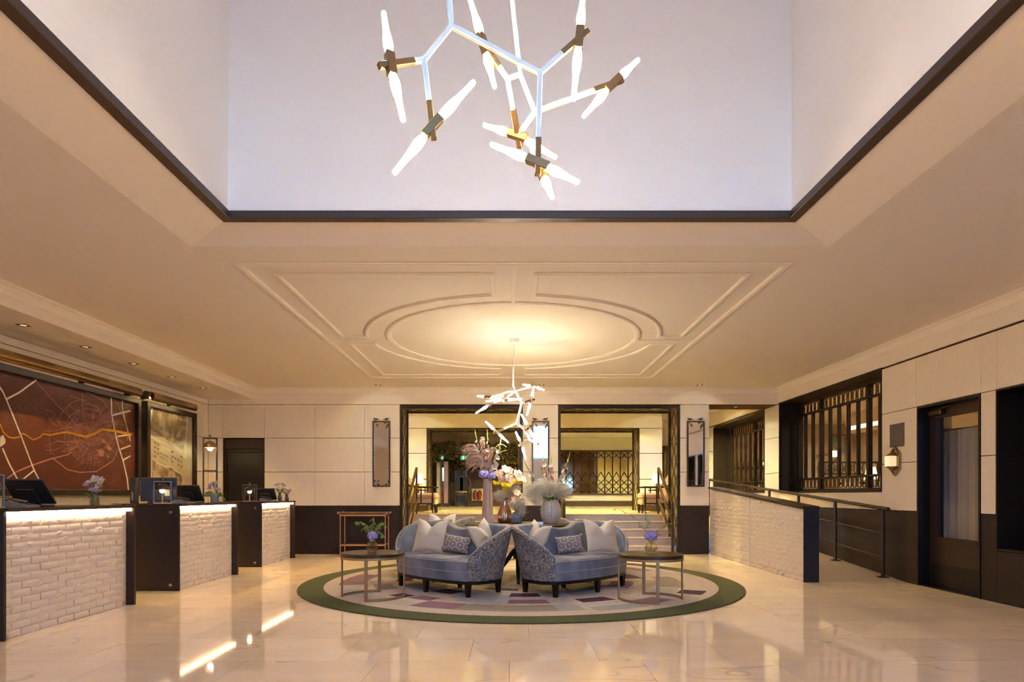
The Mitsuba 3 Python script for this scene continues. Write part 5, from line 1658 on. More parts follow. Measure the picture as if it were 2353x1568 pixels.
# ---------------- diamond screen in the far wall, right
k = 'screen_far'
place[k] = np.eye(4)
xs0, xs1, zs0, zs1, ys = 1.5, 4.75, 1.2, 2.9, HB - 0.02
m = MB()
for a in ((xs0, xs0 + 0.05, zs0, zs1), (xs1 - 0.05, xs1, zs0, zs1), (xs0, xs1, zs0, zs0 + 0.06), (xs0, xs1, zs1 - 0.06, zs1)):
    m.box(a[0], a[1], ys - 0.03, ys + 0.06, a[2], a[3])
labels[k] = {'label': 'wide dark diamond lattice screen with mirror panes on the far wall', 'category': 'screen'}
entry(k, m.done(), 'black_wood', False, None)
ncell = 11; pc = (xs1 - xs0) / ncell; zt1, zh, zl, zb = 2.84, 2.58, 1.81, 1.26
scene['smoky_mirror'] = metal((0.42, 0.37, 0.34), 0.06)
scene['lattice_black'] = diffuse(0.008, 0.006, 0.005)
for i in range(ncell + 1):
    x = xs0 + i * pc
    if 0 < i < ncell:
        part(k, 'upright', box(x - 0.018, x + 0.018, ys - 0.02, ys + 0.02, zb, zt1), 'lattice_black')
    if i < ncell:
        w = 0.03
        for nm, segs in (('upper_cross', (((0, zh), (1, zt1)), ((1, zh), (0, zt1)))), ('lower_cross', (((0, zl), (0.5, zl + 0.26)), ((0.5, zl + 0.26), (1, zl)), ((0, zl), (1, (zl + zb) / 2)), ((1, zl), (0, (zl + zb) / 2)), ((0, (zl + zb) / 2), (1, zb)), ((1, (zl + zb) / 2), (0, zb))))):
            m = MB()
            for (ua, za), (ub, zb_) in segs:
                m.bar((x + ua * pc, ys, za), (x + ub * pc, ys, zb_), w, 0.02, up=(0, 1, 0), ext=0.004)
            part(k, nm, m.done(), 'lattice_black')
        for z0_, z1_ in ((zh, zt1), (zl, zh), (zb, zl)):
            tilt = rng.uniform(-0.004, 0.004)
            part(k, 'mirror_pane', box(x + 0.004, x + pc - 0.004, ys + 0.022 + tilt, ys + 0.03 + tilt, z0_ + 0.002, z1_ - 0.002, 0.002), 'smoky_mirror')

# ---------------- bar behind the left inner portal
def foliage(n, bounds, seed, size=(0.05, 0.11)):
    r = np.random.default_rng(seed)
    (xa, xb), (ya_, yb_), (za, zb_) = bounds
    m = MB()
    c = np.c_[r.uniform(xa, xb, n), r.uniform(ya_, yb_, n), r.uniform(0, 1, n)]
    edge = 0.30 * meshkit.fbm(np.c_[c[:, 0] * 2.2, np.full(n, seed), np.zeros(n)], 3, seed)
    c[:, 2] = za + 0.75 * edge * (zb_ - za) + c[:, 2] * (zb_ - za) * (0.70 - 0.5 * edge)
    for p in c:
        a, b, s = r.uniform(0, 6.28), r.uniform(-1.1, 0.4), r.uniform(*size)
        d = np.array([math.cos(a) * math.cos(b), math.sin(a) * math.cos(b), math.sin(b)]); w = np.cross(d, r.normal(size=3)); w /= np.linalg.norm(w)
        m.add([p, p + d * s * 0.5 + w * s * 0.28, p + d * s, p + d * s * 0.5 - w * s * 0.28], [[0, 1, 2], [0, 2, 3]])
    return m.done()


def leafcol(p, n, uv):
    a = noise(p.x * 7, p.y * 7, p.z * 7)
    return mix((0.035, 0.045, 0.012), (0.13, 0.12, 0.035), a)


scene['ivy_leaf'] = princ(proc(leafcol), 0.6, specular=0.25)
for lab, bx, n, s in (('dark green foliage hanging from the bar ceiling at the left', ((-2.95, -1.97), (22.2, 23.2), (2.30, 3.42)), 1700, 3), ('dark green foliage hanging from the bar ceiling above the exit sign', ((-1.83, -0.77), (22.2, 23.2), (2.15, 3.42)), 2200, 4),
                      ('dark green foliage hanging from the bar ceiling behind the tall flowers', ((-0.63, 0.5), (22.2, 23.2), (2.10, 3.42)), 1900, 5), ('lower dark foliage over the bar doorway', ((-2.3, -0.9), (23.5, 24.0), (2.05, 2.62)), 1300, 6), ('lower dark foliage at the right of the bar', ((-0.5, 0.9), (23.5, 24.0), (1.85, 2.6)), 1300, 7)):
    single('hanging_foliage', lab, 'foliage', foliage(n, bx, s), 'ivy_leaf', kind='stuff')
k = thing('exit_sign', 'small green emergency exit sign under the hanging foliage', 'exit sign', None, tr(-1.63, 22.0, 2.50))
part(k, 'housing', box(-0.13, 0.13, 0, 0.05, -0.075, 0.075, 0.006), 'plastic_grey')
part(k, 'face', box(-0.125, 0.125, -0.004, 0.001, -0.07, 0.07), 'sign_green', emit=(0.0, 0.22, 0.10))
scene['sign_green'] = diffuse(0.02, 0.35, 0.16)
m = MB()
m.add([[0.03, -0.006, -0.014], [0.07, -0.006, -0.014], [0.07, -0.006, 0.014], [0.03, -0.006, 0.014]], [[0, 1, 2], [0, 2, 3]])
m.add([[0.07, -0.006, -0.035], [0.108, -0.006, 0], [0.07, -0.006, 0.035]], [[0, 1, 2]])
part(k, 'arrow', m.done(), 'sign_white', emit=(0.8, 0.9, 0.85))
scene['sign_white'] = diffuse(0.8, 0.8, 0.8)
m = MB()
m.box(-0.058, 0.0, -0.0058, -0.005, -0.055, 0.055)
m2 = MB(); m2.mesh(trimesh.creation.icosphere(1, 0.009), tr(-0.026, -0.006, 0.034)); m2.bar((-0.026, -0.0065, 0.024), (-0.03, -0.0065, -0.008), 0.016, 0.003); m2.bar((-0.03, -0.0065, -0.006), (-0.012, -0.0065, -0.04), 0.009, 0.003); m2.bar((-0.03, -0.0065, -0.006), (-0.05, -0.0065, -0.036), 0.009, 0.003); m2.bar((-0.045, -0.0065, 0.012), (-0.012, -0.0065, 0.016), 0.007, 0.003)
part(k, 'door_symbol', m.done(), 'sign_white', emit=(0.7, 0.85, 0.8))
part(k, 'running_figure', m2.done(), 'sign_green')
m = MB(); m.tube([(-0.1, 0.025, 0.07), (-0.1, 0.025, HC - 2.5)], 0.006, 6); m.tube([(0.1, 0.025, 0.07), (0.1, 0.025, HC - 2.5)], 0.006, 6)
part(k, 'hanger', m.done(), 'black_metal', kind='stuff')
single('extinguisher_board', 'pale board on the dark bar wall holding two fire extinguishers', 'board', box(-1.49, -1.06, HB - 0.03, HB, 0.98, 1.44, 0.004), 'far_fabric')
scene['red_paint'] = princ((0.13, 0.012, 0.009), 0.35)
fe = thing('fire_extinguisher', 'red fire extinguisher on the pale board, left of two', 'fire extinguisher', 'fire extinguishers', tr(-1.36, HB - 0.10, 1.03))
m = MB(); m.lathe([(0, 0), (0.06, 0), (0.065, 0.02), (0.065, 0.26), (0.045, 0.30), (0.02, 0.315), (0, 0.315)], 18)
part(fe, 'cylinder', m.done(), 'red_paint', 40)
m = MB(); m.lathe([(0, 0.31), (0.018, 0.31), (0.018, 0.34), (0, 0.34)], 10); m.bar((-0.02, 0, 0.345), (0.06, 0, 0.36), 0.014)
part(fe, 'valve', m.done(), 'black_metal')
m = MB(); m.tube([(0.02, -0.02, 0.33), (0.075, -0.03, 0.28), (0.08, -0.03, 0.12)], 0.009, 6)
part(fe, 'hose', m.done(), 'black_metal', 40)
dup(fe, 'red fire extinguisher on the pale board, right of two', tr(-1.19, HB - 0.10, 1.03))
struct('wall_behind_bar', box(-3.2, -0.8, 26.6, 26.7, HF, HC), 'cool_wall')
scene['cool_wall'] = diffuse(0.70, 0.72, 0.76)
k = thing('pendant_lamp', 'lamp in the bright room behind the bar doorway', 'lamp', None, tr(-1.5, 25.6, 3.0))
m = MB(); m.lathe([(0, 0), (0.10, 0.0), (0.12, 0.06), (0.03, 0.12), (0, 0.12)], 20)
part(k, 'shade', m.done(), 'sign_white', True, emit=np.array([0.8, 0.9, 1.0]) * 22)
m = MB(); m.tube([(0, 0, 0.12), (0, 0, HC - 3.0)], 0.006, 6)
part(k, 'cord', m.done(), 'black_metal')
k = thing('hanging_mirror', 'narrow framed mirror on the bright wall beyond the bar doorway', 'mirror', None, tr(-2.08, 26.58, 1.25))
part(k, 'frame', square_ring(0.5, 0.42, 0, 0.03), 'bronze', M=tr(0, 0, 0.37) @ rx(90) @ sc(0.18, 0.78, 1))
part(k, 'glass', box(-0.078, 0.078, -0.02, -0.012, 0.04, 0.70), 'mirror')
part(k, 'strap', box(-0.012, 0.012, -0.02, -0.008, 0.75, 1.05), 'black_metal')
k = thing('bar_chair', 'dark chair with a rounded tan top rail in the bar doorway', 'chair', None, tr(-1.85, 23.4, HF))
m = MB(); a = np.radians(np.linspace(200, 340, 15)); m.tube(np.c_[0.22 * np.cos(a), -0.05 - 0.12 * np.sin(a) * -1, 0.54 + 0 * a], 0.035, 8)
part(k, 'top_rail', m.done(), 'copper_leather', 40)
scene['copper_leather'] = princ((0.45, 0.22, 0.08), 0.4)
part(k, 'seat', box(-0.2, 0.2, -0.18, 0.2, 0.40, 0.45, 0.015), 'plastic_black')
for x in (-0.18, 0.18):
    for y in (-0.15, 0.17):
        part(k, 'leg', box(x - 0.015, x + 0.015, y - 0.015, y + 0.015, 0, 0.52 if y < 0 else 0.40), 'black_wood')
for lab, x, w, b in (('pale panel between dark strips left of the bar doorway', -2.60, 0.10, 'far_fabric'), ('copper clad column left of the bar doorway', -2.36, 0.08, 'copper')):
    m = MB(); m.box(x - w, x + w, 22.9, 23.1, HF + 0.12, 2.42, 0.004)
    key = single('bar_column', lab, 'column', m.done(), b)
    part(key, 'plinth', box(x - w - 0.02, x + w + 0.02, 22.88, 23.12, HF, HF + 0.12), 'black_wood')
    part(key, 'edge_strip', box(x + w, x + w + 0.045, 22.88, 23.12, HF, 2.44), 'black_wood')
k = thing('glass_door', 'open clear glass door leaf inside the inner left portal', 'glass door')
part(k, 'glass_pane', box(-1.985, -1.975, P2B + 0.05, 18.5, HF + 0.01, 2.9), 'pane')
part(k, 'edge_rail', box(-1.995, -1.965, P2B + 0.05, 18.5, HF, HF + 0.06), 'chrome')
part(k, 'pull_handle', box(-2.01, -1.95, 18.40, 18.42, 1.6, 2.0, 0.004), 'chrome')

# ---------------- restaurant behind the right wall
RF = 0.70
struct('floor_restaurant', box(XR + 0.46, 11.5, 5.0, 21.0, RF - 0.1, RF), 'hall_marble')
struct('ceiling_restaurant', box(XR + 0.46, 11.5, 5.0, 21.0, 3.55, 3.65), 'plaster')
struct('wall_restaurant_end', box(XR + 0.46, 11.5, 21.0, 21.1, RF, 3.55), 'wall_restaurant_tone')
struct('wall_restaurant_side', box(11.4, 11.5, 5.0, 21.0, RF, 3.55), 'wall_restaurant_tone')
struct('wall_restaurant_near', box(XR + 0.46, 11.5, 4.9, 5.0, 0, 3.55), 'wall_restaurant_tone')
struct('wall_restaurant_screen', wall_cut('x', (5.0, 0.0), (21.0, 3.55), [W1, W2, (DR[0], DR[1], 0, DR[3]), W3], (XR + 0.44, XR + 0.46)), 'wall_restaurant_tone')
scene['wall_restaurant_tone'] = diffuse(0.55, 0.47, 0.38)
for x, y, n in ((7.4, 10.0, 'nearest'), (9.2, 13.5, 'over the tables'), (7.6, 16.5, 'before the bar shelves'), (9.8, 18.8, 'farthest')):
    downlight(x, y, 3.55, f'square ceiling downlight of the restaurant, {n}', 'downlights of the restaurant', 34.0, 75, 50)
k = thing('framed_picture', 'tall framed blue and white picture on the far restaurant wall', 'picture', None, tr(10.86, 20.96, 2.05))
part(k, 'frame', square_ring(0.5, 0.45, 0, 0.03), 'brass_aged', M=tr(0, 0, 0.57) @ rx(90) @ sc(0.50, 1.2, 1))
part(k, 'canvas', box(-0.225, 0.225, -0.012, -0.004, 0.03, 1.11), 'blue_paint')


def blue_paint(p, n, uv):
    return mix((0.55, 0.56, 0.54), (0.20, 0.27, 0.36), smoothstep(0.35, 0.65, fbm(p.x * 4, p.z * 3, 1.0, 3)))


scene['blue_paint'] = diffuse(0.5, 0.5, 0.5); scene['blue_paint']['b']['reflectance'] = proc(blue_paint)
k = thing('light_cove', 'glowing ceiling cove in the restaurant seen through the bars', 'cove light')
part(k, 'cornice', box(9.75, 10.0, 15.2, 18.4, 2.98, 3.06, 0.01), 'plaster')
part(k, 'diffuser', box(9.80, 9.98, 15.25, 18.35, 3.06, 3.18), 'lens_off', emit=np.array([1, 0.85, 0.6]) * 1.4)
part(k, 'top_board', box(9.75, 10.0, 15.2, 18.4, 3.18, 3.55), 'plaster')


def dining_table(label, x, y):
    k = thing('dining_table', label, 'table', 'restaurant tables', tr(x, y, RF))
    m = MB(); m.box(-0.4, 0.4, -0.4, 0.4, 0.70, 0.74, 0.01)
    part(k, 'table_top', m.done(), 'dark_wood')
    m = MB()
    n = 60; a = np.linspace(0, 2 * math.pi, n, endpoint=False)
    sq = lambda s, t: np.c_[s * np.sign(np.cos(t)) * np.abs(np.cos(t)) ** 0.35, s * np.sign(np.sin(t)) * np.abs(np.sin(t)) ** 0.35]  # noqa: E731
    rows = [np.c_[sq(s, a) * (1 + wv * np.sin(a * 10))[:, None], np.full(n, z)] for s, wv, z in ((0.05, 0, 0.748), (0.40, 0, 0.748), (0.41, 0.004, 0.735), (0.42, 0.02, 0.55), (0.425, 0.04, 0.42))]
    V = np.stack(rows, 1); m.add(V.reshape(-1, 3), grid_faces(n, len(rows), True))
    part(k, 'table_cloth', m.done(), 'white_cloth', 50)
    m = MB(); m.lathe([(0, 0), (0.22, 0), (0.22, 0.02), (0.04, 0.05), (0.035, 0.70), (0, 0.70)], 20)
    part(k, 'pedestal', m.done(), 'black_wood', 40)
    return k


scene['white_cloth'] = diffuse(0.74, 0.71, 0.67)
d1 = dining_table('white clothed restaurant table behind the bars, nearest the far post', 6.75, 11.8)
dup(d1, 'white clothed restaurant table behind the bars with a lamp on it', tr(7.55, 13.4, RF))
dup(d1, 'white clothed restaurant table seen through the far window', tr(6.7, 16.2, RF))
k = thing('table_lamp', 'lamp with a glowing cream shade on a restaurant table', 'lamp', None, tr(7.62, 13.35, RF + 0.75))
m = MB(); m.lathe([(0, 0), (0.06, 0), (0.06, 0.012), (0.01, 0.03), (0.01, 0.12), (0, 0.12)], 16)
part(k, 'base', m.done(), 'brass_aged', 40)
m = MB(); m.lathe([(0.14, 0.08), (0.085, 0.34)], 28)
part(k, 'lamp_shade', m.done(), 'shade_cloth', True, emit=np.array([1, 0.80, 0.48]) * 1.6)
k = thing('wall_lantern', 'small bronze hexagon lantern seen through the bars on the restaurant wall', 'wall lamp', None, tr(10.2, 20.0, 2.50) @ rz(90))
m = MB()
for q, r_ in zip(hexa, hexa[1:] + hexa[:1]):
    m.bar((-0.025, *q), (-0.025, *r_), 0.024, 0.03, up=(1, 0, 0), ext=0.008)
m.box(-0.02, 1.0, -0.02, 0.02, -0.02, 0.02)
part(k, 'hexagon_frame', m.done(), 'bronze', M=sc(1.3))
part(k, 'alabaster_pane', box(-0.14, -0.03, -0.052, 0.052, -0.072, 0.072, 0.004), 'alabaster', M=sc(1.3), emit=np.array([1.0, 0.74, 0.42]) * 4)
k = thing('lattice_divider', 'dark octagon lattice divider rail inside the restaurant', 'divider')
m = MB(); m.box(7.9, 11.0, 16.2, 16.24, 2.02, 2.06); m.box(7.9, 11.0, 16.2, 16.24, 1.72, 1.76)
part(k, 'rail', m.done(), 'bronze_dark', kind='stuff')
A = np.array([[0, 1, 0, 7.9], [1, 0, 0, 16.22], [0, 0, 1, 0], [0, 0, 0, 1.0]])
part(k, 'lattice', octagon_border(0, 3.1, 1.76, 2.02, 0.0, 0.22, 0.014), 'bronze_dark', M=A)
for x in (7.92, 9.45, 10.98):
    part(k, 'post', box(x - 0.02, x + 0.02, 16.2, 16.24, RF, 2.06), 'bronze_dark')
for zi, z in enumerate((1.62, 2.10)):
    single('bar_shelf', 'dark shelf of bottles on the far restaurant wall, ' + ('lower' if zi == 0 else 'upper'), 'shelf', box(7.3, 9.3, 20.72, 21.0, z - 0.04, z), 'dark_wood')
bp = {}
r = random.Random(21)
for c, col in (('amber', (0.45, 0.16, 0.03)), ('green', (0.06, 0.16, 0.05)), ('clear', (0.55, 0.55, 0.5)), ('gold', (0.55, 0.36, 0.10))):
    scene[f'bottle_{c}'] = princ(col, 0.1, specular=0.6)
m = MB(); m.lathe([(0, 0), (0.04, 0), (0.042, 0.01), (0.042, 0.17), (0.034, 0.205), (0.015, 0.24), (0.014, 0.30), (0, 0.30)], 14)
bd = mikit.ply(m.done(), None, 40)
for zi, z in enumerate((1.62, 2.10)):
    for i in range(12):
        c = r.choice(['amber', 'green', 'clear', 'gold'])
        lv = 'lower' if zi == 0 else 'upper'
        single('bottle', f'{c} bottle on the {lv} bar shelf, {ORD[i]} of twelve from the left', 'bottle', bd, f'bottle_{c}', group=f'bottles on the {lv} bar shelf', M=tr(7.4 + i * 0.16, 20.85, z) @ sc(1, 1, r.uniform(0.85, 1.15)))
k = thing('pendant_lamp', 'small bare pendant bulb seen through the far window bars', 'lamp', None, tr(7.25, 18.0, 2.1))
m = MB(); m.mesh(trimesh.creation.icosphere(2, 0.06))
part(k, 'bulb', m.done(), 'bulb_glass', True, emit=np.array([1, 0.8, 0.5]) * 14)
m = MB(); m.tube([(0, 0, 0.05), (0, 0, 1.45)], 0.006, 6)
part(k, 'cord', m.done(), 'black_metal')
# ---------------------------------------------------------------- vases and flowers
def petal(L, w, curl, n=5, cup=0.0):
    """One petal along +x, rising with curl; returns vertices and quads."""
    t = np.linspace(0, 1, n)
    half = w * np.sin(np.pi * np.clip(t * 0.92 + 0.06, 0, 1)) ** 0.8
    x = L * t * (1 - 0.25 * curl * t); z = L * curl * (t ** 1.6) * 0.8
    a = np.stack([x, -half, z + cup * half], -1); b = np.stack([x, 0 * x, z], -1); c = np.stack([x, half, z + cup * half], -1)
    v = np.stack([a, b, c], 1).reshape(-1, 3)
    return v, grid_faces(n, 3)


def bloom(n, L, w, curl, cup=0.3, layers=1, seed=1):
    m = MB(); r = random.Random(seed)
    for j in range(layers):
        for i in range(n):
            v, f = petal(L * (1 - 0.22 * j) * r.uniform(0.9, 1.08), w, curl + 0.35 * j + r.uniform(-0.1, 0.1), cup=cup)
            m.add(v, f, rz(360 / n * (i + 0.5 * j) + r.uniform(-8, 8)))
    return m.done()


def petal_mat(c, t=0.35):
    return {'type': 'principledthin', 'base_color': rgb(*c), 'roughness': 0.6, 'diff_trans': t, 'specular': 0.2} if False else {'type': 'twosided', 'b': {'type': 'principled', 'base_color': rgb(*c), 'roughness': 0.6, 'specular': 0.2, 'sheen': 0.3}}


for nm, c in dict(petal_white=(0.66, 0.60, 0.54), petal_pink=(0.66, 0.44, 0.36), petal_peach=(0.80, 0.58, 0.40), petal_yellow=(0.85, 0.62, 0.02), petal_lilac=(0.40, 0.37, 0.80), petal_violet=(0.42, 0.33, 0.52), stem_green=(0.16, 0.25, 0.05), bud_green=(0.36, 0.44, 0.07),
                  leaf_green=(0.10, 0.20, 0.035), plume_pink=(0.60, 0.38, 0.28), twig=(0.40, 0.32, 0.20), gyp_white=(0.78, 0.74, 0.68), pollen=(0.6, 0.4, 0.02)).items():
    scene[nm] = petal_mat(c)
BLOOM = {
    'glad': [mikit.ply(bloom(6, 0.062, 0.025, 0.6, 0.5, 1, s), None, True) for s in (1, 2, 3)],
    'lily': [mikit.ply(bloom(6, 0.070, 0.025, 0.45, 0.35, 1, s), None, True) for s in (4, 5, 6)],
    'round': [mikit.ply(bloom(8, 0.046, 0.021, 0.28, 0.35, 2, s), None, True) for s in (7, 8)],
    'small': [mikit.ply(bloom(5, 0.017, 0.008, 0.4, 0.3, 1, s), None, True) for s in (9, 10)],
}
frng = random.Random(77)


def bez(p0, p1, p2, n=12):
    t = np.linspace(0, 1, n)[:, None]
    return (1 - t) ** 2 * np.asarray(p0, float) + 2 * t * (1 - t) * np.asarray(p1, float) + t ** 2 * np.asarray(p2, float)


def orient(p, d, spin=0.0, s=1.0):
    return frame_to(p, np.asarray(p, float) + np.asarray(d, float)) @ rz(spin) @ sc(s)


def gladiolus(label, p0, p1, mat, n=9, start=0.35, group='gladiolus stems', bend=(0, 0, 0)):
    """A tall stem with blooms that get smaller towards a green tip."""
    k = thing('gladiolus', label, 'flower', group)
    mid = (np.asarray(p0) + np.asarray(p1)) / 2 + np.asarray(bend)
    c = bez(p0, mid, p1, 16)
    m = MB(); m.tube(c, np.linspace(0.005, 0.0025, 16), 6)
    part(k, 'stem', m.done(), 'stem_green', True)
    m = MB()
    for i in range(9):
        t = 0.80 + 0.02 * i
        q = c[min(15, int(t * 15))] + (c[-1] - c[-2]) * (t * 15 - int(t * 15)); d = c[-1] - c[-3]; d /= np.linalg.norm(d)
        s = 0.012 * (1.15 - 0.09 * i); a = i * 2.6
        m.mesh(trimesh.creation.icosphere(1, 1.0), orient(q + 0.006 * np.array([math.cos(a), math.sin(a), 0]), d) @ sc(s * 0.55, s * 0.55, s * 1.5))
    part(k, 'bud', m.done(), 'bud_green', True, kind='stuff')
    for i in range(n):
        t = start + (0.80 - start) * i / n
        q = c[int(t * 15)]; a = i * 2.4 + frng.uniform(-0.5, 0.5)
        d = np.array([math.cos(a), math.sin(a) * 0.8 - 0.35, 0.45])
        part(k, 'bloom', frng.choice(BLOOM['glad']), mat, M=orient(q, d, frng.uniform(0, 360), 1.1 - 0.55 * i / n))
    return k


def flower(name, label, p0, p1, kind, mat, d=None, s=1.0, n=1, spread=0.0, group=None):
    """A stem with one bloom or a few at its head."""
    k = thing(name, label, 'flower', group)
    c = bez(p0, (np.asarray(p0) + np.asarray(p1)) / 2 + (0, 0, 0.05), p1, 10)
    m = MB(); m.tube(c, 0.0028, 5)
    part(k, 'stem', m.done(), 'stem_green', True)
    for i in range(n):
        a = i * 2.39
        o = np.array([math.cos(a), math.sin(a), 0.25]) * spread * (0.4 + 0.6 * (i / max(1, n - 1)) if n > 1 else 0)
        dd = np.array(d if d is not None else (frng.uniform(-0.4, 0.4), -0.8, 0.5)) + (o / max(spread, 1e-6) * 0.8 if n > 1 else 0)
        part(k, 'bloom', frng.choice(BLOOM[kind]), mat, M=orient(np.asarray(p1) + o, dd, frng.uniform(0, 360), s * frng.uniform(0.9, 1.1)))
        if kind in ('lily', 'round') and i == 0:
            part(k, 'bloom_centre', POLLEN, 'pollen', M=tr(*(np.asarray(p1) + o + 0.012 * dd / np.linalg.norm(dd))))
    return k


POLLEN = mikit.ply(trimesh.creation.icosphere(1, 0.007), None, True)


def hydrangea(name, label, c, R, mat, seed, p0, group):
    k = thing(name, label, 'flower', group)
    r = np.random.default_rng(seed); m = MB()
    n = int(120 * (R / 0.05))
    v, f = bloom(4, 0.014, 0.008, 0.15, 0.15, 1, seed)
    for i in range(n):
        z = 1 - 1.65 * (i + 0.5) / n; a = i * 2.39996
        d = np.array([math.sqrt(max(0, 1 - z * z)) * math.cos(a), math.sqrt(max(0, 1 - z * z)) * math.sin(a), z])
        rr = R * (1 + r.uniform(-0.12, 0.06))
        m.add(v, f, orient(np.asarray(c) + d * rr * (1, 1, 0.85), d + r.normal(size=3) * 0.25, r.uniform(0, 360), R / 0.05 * r.uniform(0.9, 1.2)))
    m.mesh(trimesh.creation.icosphere(2, R * 0.85), tr(*c) @ sc(1, 1, 0.85))
    part(k, 'flower_head', m.done(), mat, kind='stuff')
    m = MB(); m.tube([p0, np.asarray(c) - (0, 0, R * 0.5)], 0.004, 6)
    part(k, 'stem', m.done(), 'stem_green', True)
    return k


def gypsophila(label, base, blobs, n, seed):
    """A cloud of tiny white flowers on hair thin stems. blobs: (centre, radii)."""
    r = np.random.default_rng(seed)
    k = thing('gypsophila', label, 'flowers')
    fl, st = MB(), MB()
    ov, of = np.array([[1, 0, 0], [-1, 0, 0], [0, 1, 0], [0, -1, 0], [0, 0, 1], [0, 0, -1.0]]), np.array([[0, 2, 4], [2, 1, 4], [1, 3, 4], [3, 0, 4], [2, 0, 5], [1, 2, 5], [3, 1, 5], [0, 3, 5]])
    for c, rad, share in blobs:
        c, rad = np.asarray(c), np.asarray(rad)
        for i in range(int(n * share / 9)):
            d = r.normal(size=3); d /= np.linalg.norm(d)
            q = c + d * rad * r.uniform(0.2, 1.0) ** 0.6
            if i % 5 == 0:
                pth = bez(base, (np.asarray(base) + c) / 2 + (0, 0, 0.06), q, 6)
                st.tube(pth, 0.0008, 3, cap=False)
            for j in range(9):
                e = q + r.normal(size=3) * 0.019
                fl.add(ov, of, tr(*e) @ sc(r.uniform(0.0030, 0.0058)))
                if j % 3 == 0:
                    st.tube([q, e], 0.0004, 3, cap=False)
    part(k, 'blossom', fl.done(), 'gyp_white', kind='stuff')
    part(k, 'stem', st.done(), 'leaf_mix', kind='stuff')
    return k


def leafy_branch(label, pts, n, seed, group, s=0.034, mat='leaf_mix'):
    k = thing('leafy_branch', label, 'branch', group)
    r = np.random.default_rng(seed)
    c = bez(*pts, 18)
    m = MB(); m.tube(c, np.linspace(0.0025, 0.001, 18), 5)
    part(k, 'twig', m.done(), 'twig', True)
    for i in range(n):
        t = 0.30 + 0.70 * (i + 0.5) / n
        q = c[min(17, int(t * 17))]
        a = r.uniform(0, 6.28); d = np.array([math.cos(a) * 0.6, math.sin(a) * 0.5, -0.75 + r.uniform(-0.3, 0.5)]); d /= np.linalg.norm(d)
        part(k, 'leaf', LEAF, mat, M=orient(q, d, r.uniform(0, 360), s / 0.034 * r.uniform(0.7, 1.2)))
    return k


t = np.linspace(0, 1, 6)
_h = 0.0062 * np.sin(np.pi * t ** 0.85)
_v = np.stack([np.stack([-_h, 0.002 * np.sin(t * 3), 0.034 * t], -1), np.stack([0 * t, 0.003 + 0.002 * np.sin(t * 3), 0.034 * t], -1), np.stack([_h, 0.002 * np.sin(t * 3), 0.034 * t], -1)], 1).reshape(-1, 3)
LEAF = mikit.ply((_v, grid_faces(6, 3)), None, True)
scene['leaf_mix'] = petal_mat((0.17, 0.25, 0.045))

# ---- the four vases of the flower table
VZ = TZ
V1, V2, V3, V4 = np.array([-0.325, 8.79, VZ]), np.array([-0.09, 9.16, VZ]), np.array([0.085, 8.86, VZ]), np.array([0.56, 8.88, VZ])


def blush(p, n, uv):
    return mix((0.42, 0.26, 0.19), (0.62, 0.46, 0.38), fbm(p.x * 30, p.y * 30, p.z * 9, 3))


scene['blush_glaze'] = princ(proc(blush), 0.35, specular=0.4)
scene['vase_copper'] = metal((0.72, 0.44, 0.31), 0.16)
scene['vase_blue'] = princ((0.17, 0.185, 0.235), 0.22, specular=0.5)
scene['vase_white'] = princ((0.60, 0.61, 0.62), 0.35, specular=0.45)
m = MB(); m.lathe([(0, 0), (0.078, 0), (0.081, 0.012), (0.076, 0.18), (0.066, 0.42), (0.058, 0.60), (0.058, 0.625), (0.053, 0.625), (0.052, 0.55), (0, 0.50)], 40)
single('vase', 'tall tapering blush vase with pampas plumes and gladioli on the flower table', 'vase', m.done(), 'blush_glaze', 40, M=tr(*V1))
m = MB(); m.lathe([(0, 0), (0.085, 0), (0.104, 0.02), (0.108, 0.07), (0.104, 0.13), (0.082, 0.20), (0.062, 0.25), (0.058, 0.31), (0.060, 0.325), (0.055, 0.325), (0.053, 0.27), (0, 0.22)], 72, rad=lambda a, z: 1 - 0.025 * np.cos(a * 18) * np.clip(1 - np.abs(z - 0.11) / 0.14, 0, 1))
single('vase', 'shiny fluted copper vase with lilies and yellow flowers on the flower table', 'vase', m.done(), 'vase_copper', True, M=tr(*V2))
m = MB(); m.lathe([(0, 0), (0.058, 0), (0.072, 0.02), (0.085, 0.07), (0.084, 0.11), (0.065, 0.15), (0.034, 0.165), (0.032, 0.18), (0.038, 0.188), (0.034, 0.188), (0.028, 0.17), (0, 0.14)], 96, rad=lambda a, z: 1 - 0.035 * np.abs(np.sin(a * 11)) ** 3 * np.clip(1 - np.abs(z - 0.08) / 0.09, 0, 1))
single('vase', 'small ribbed grey blue vase with gypsophila on the flower table', 'vase', m.done(), 'vase_blue', True, M=tr(*V3))


def leafrib(a, z):
    k = np.clip(1 - ((z - 0.16) / 0.18) ** 4, 0, 1)
    u = (a / (2 * np.pi) * 12) % 1.0
    return 1 - 0.085 * np.exp(-(np.minimum(u, 1 - u) / 0.05) ** 2) * k - 0.028 * np.abs(np.sin(z * 110 + 5 * np.abs(u - 0.5))) ** 2 * k


prof = [(0, 0), (0.095, 0), (0.102, 0.006)] + [(0.10 + 0.048 * math.sin(math.pi * q) ** 0.8, 0.01 + 0.31 * q) for q in np.linspace(0.04, 0.97, 46)] + [(0.098, 0.322), (0.096, 0.338), (0.086, 0.338), (0.084, 0.30), (0, 0.25)]
m = MB(); m.lathe(prof, 168, rad=leafrib)
single('vase', 'large round white vase carved with leaf ribs on the flower table', 'vase', m.done(), 'vase_white', True, M=tr(*V4))

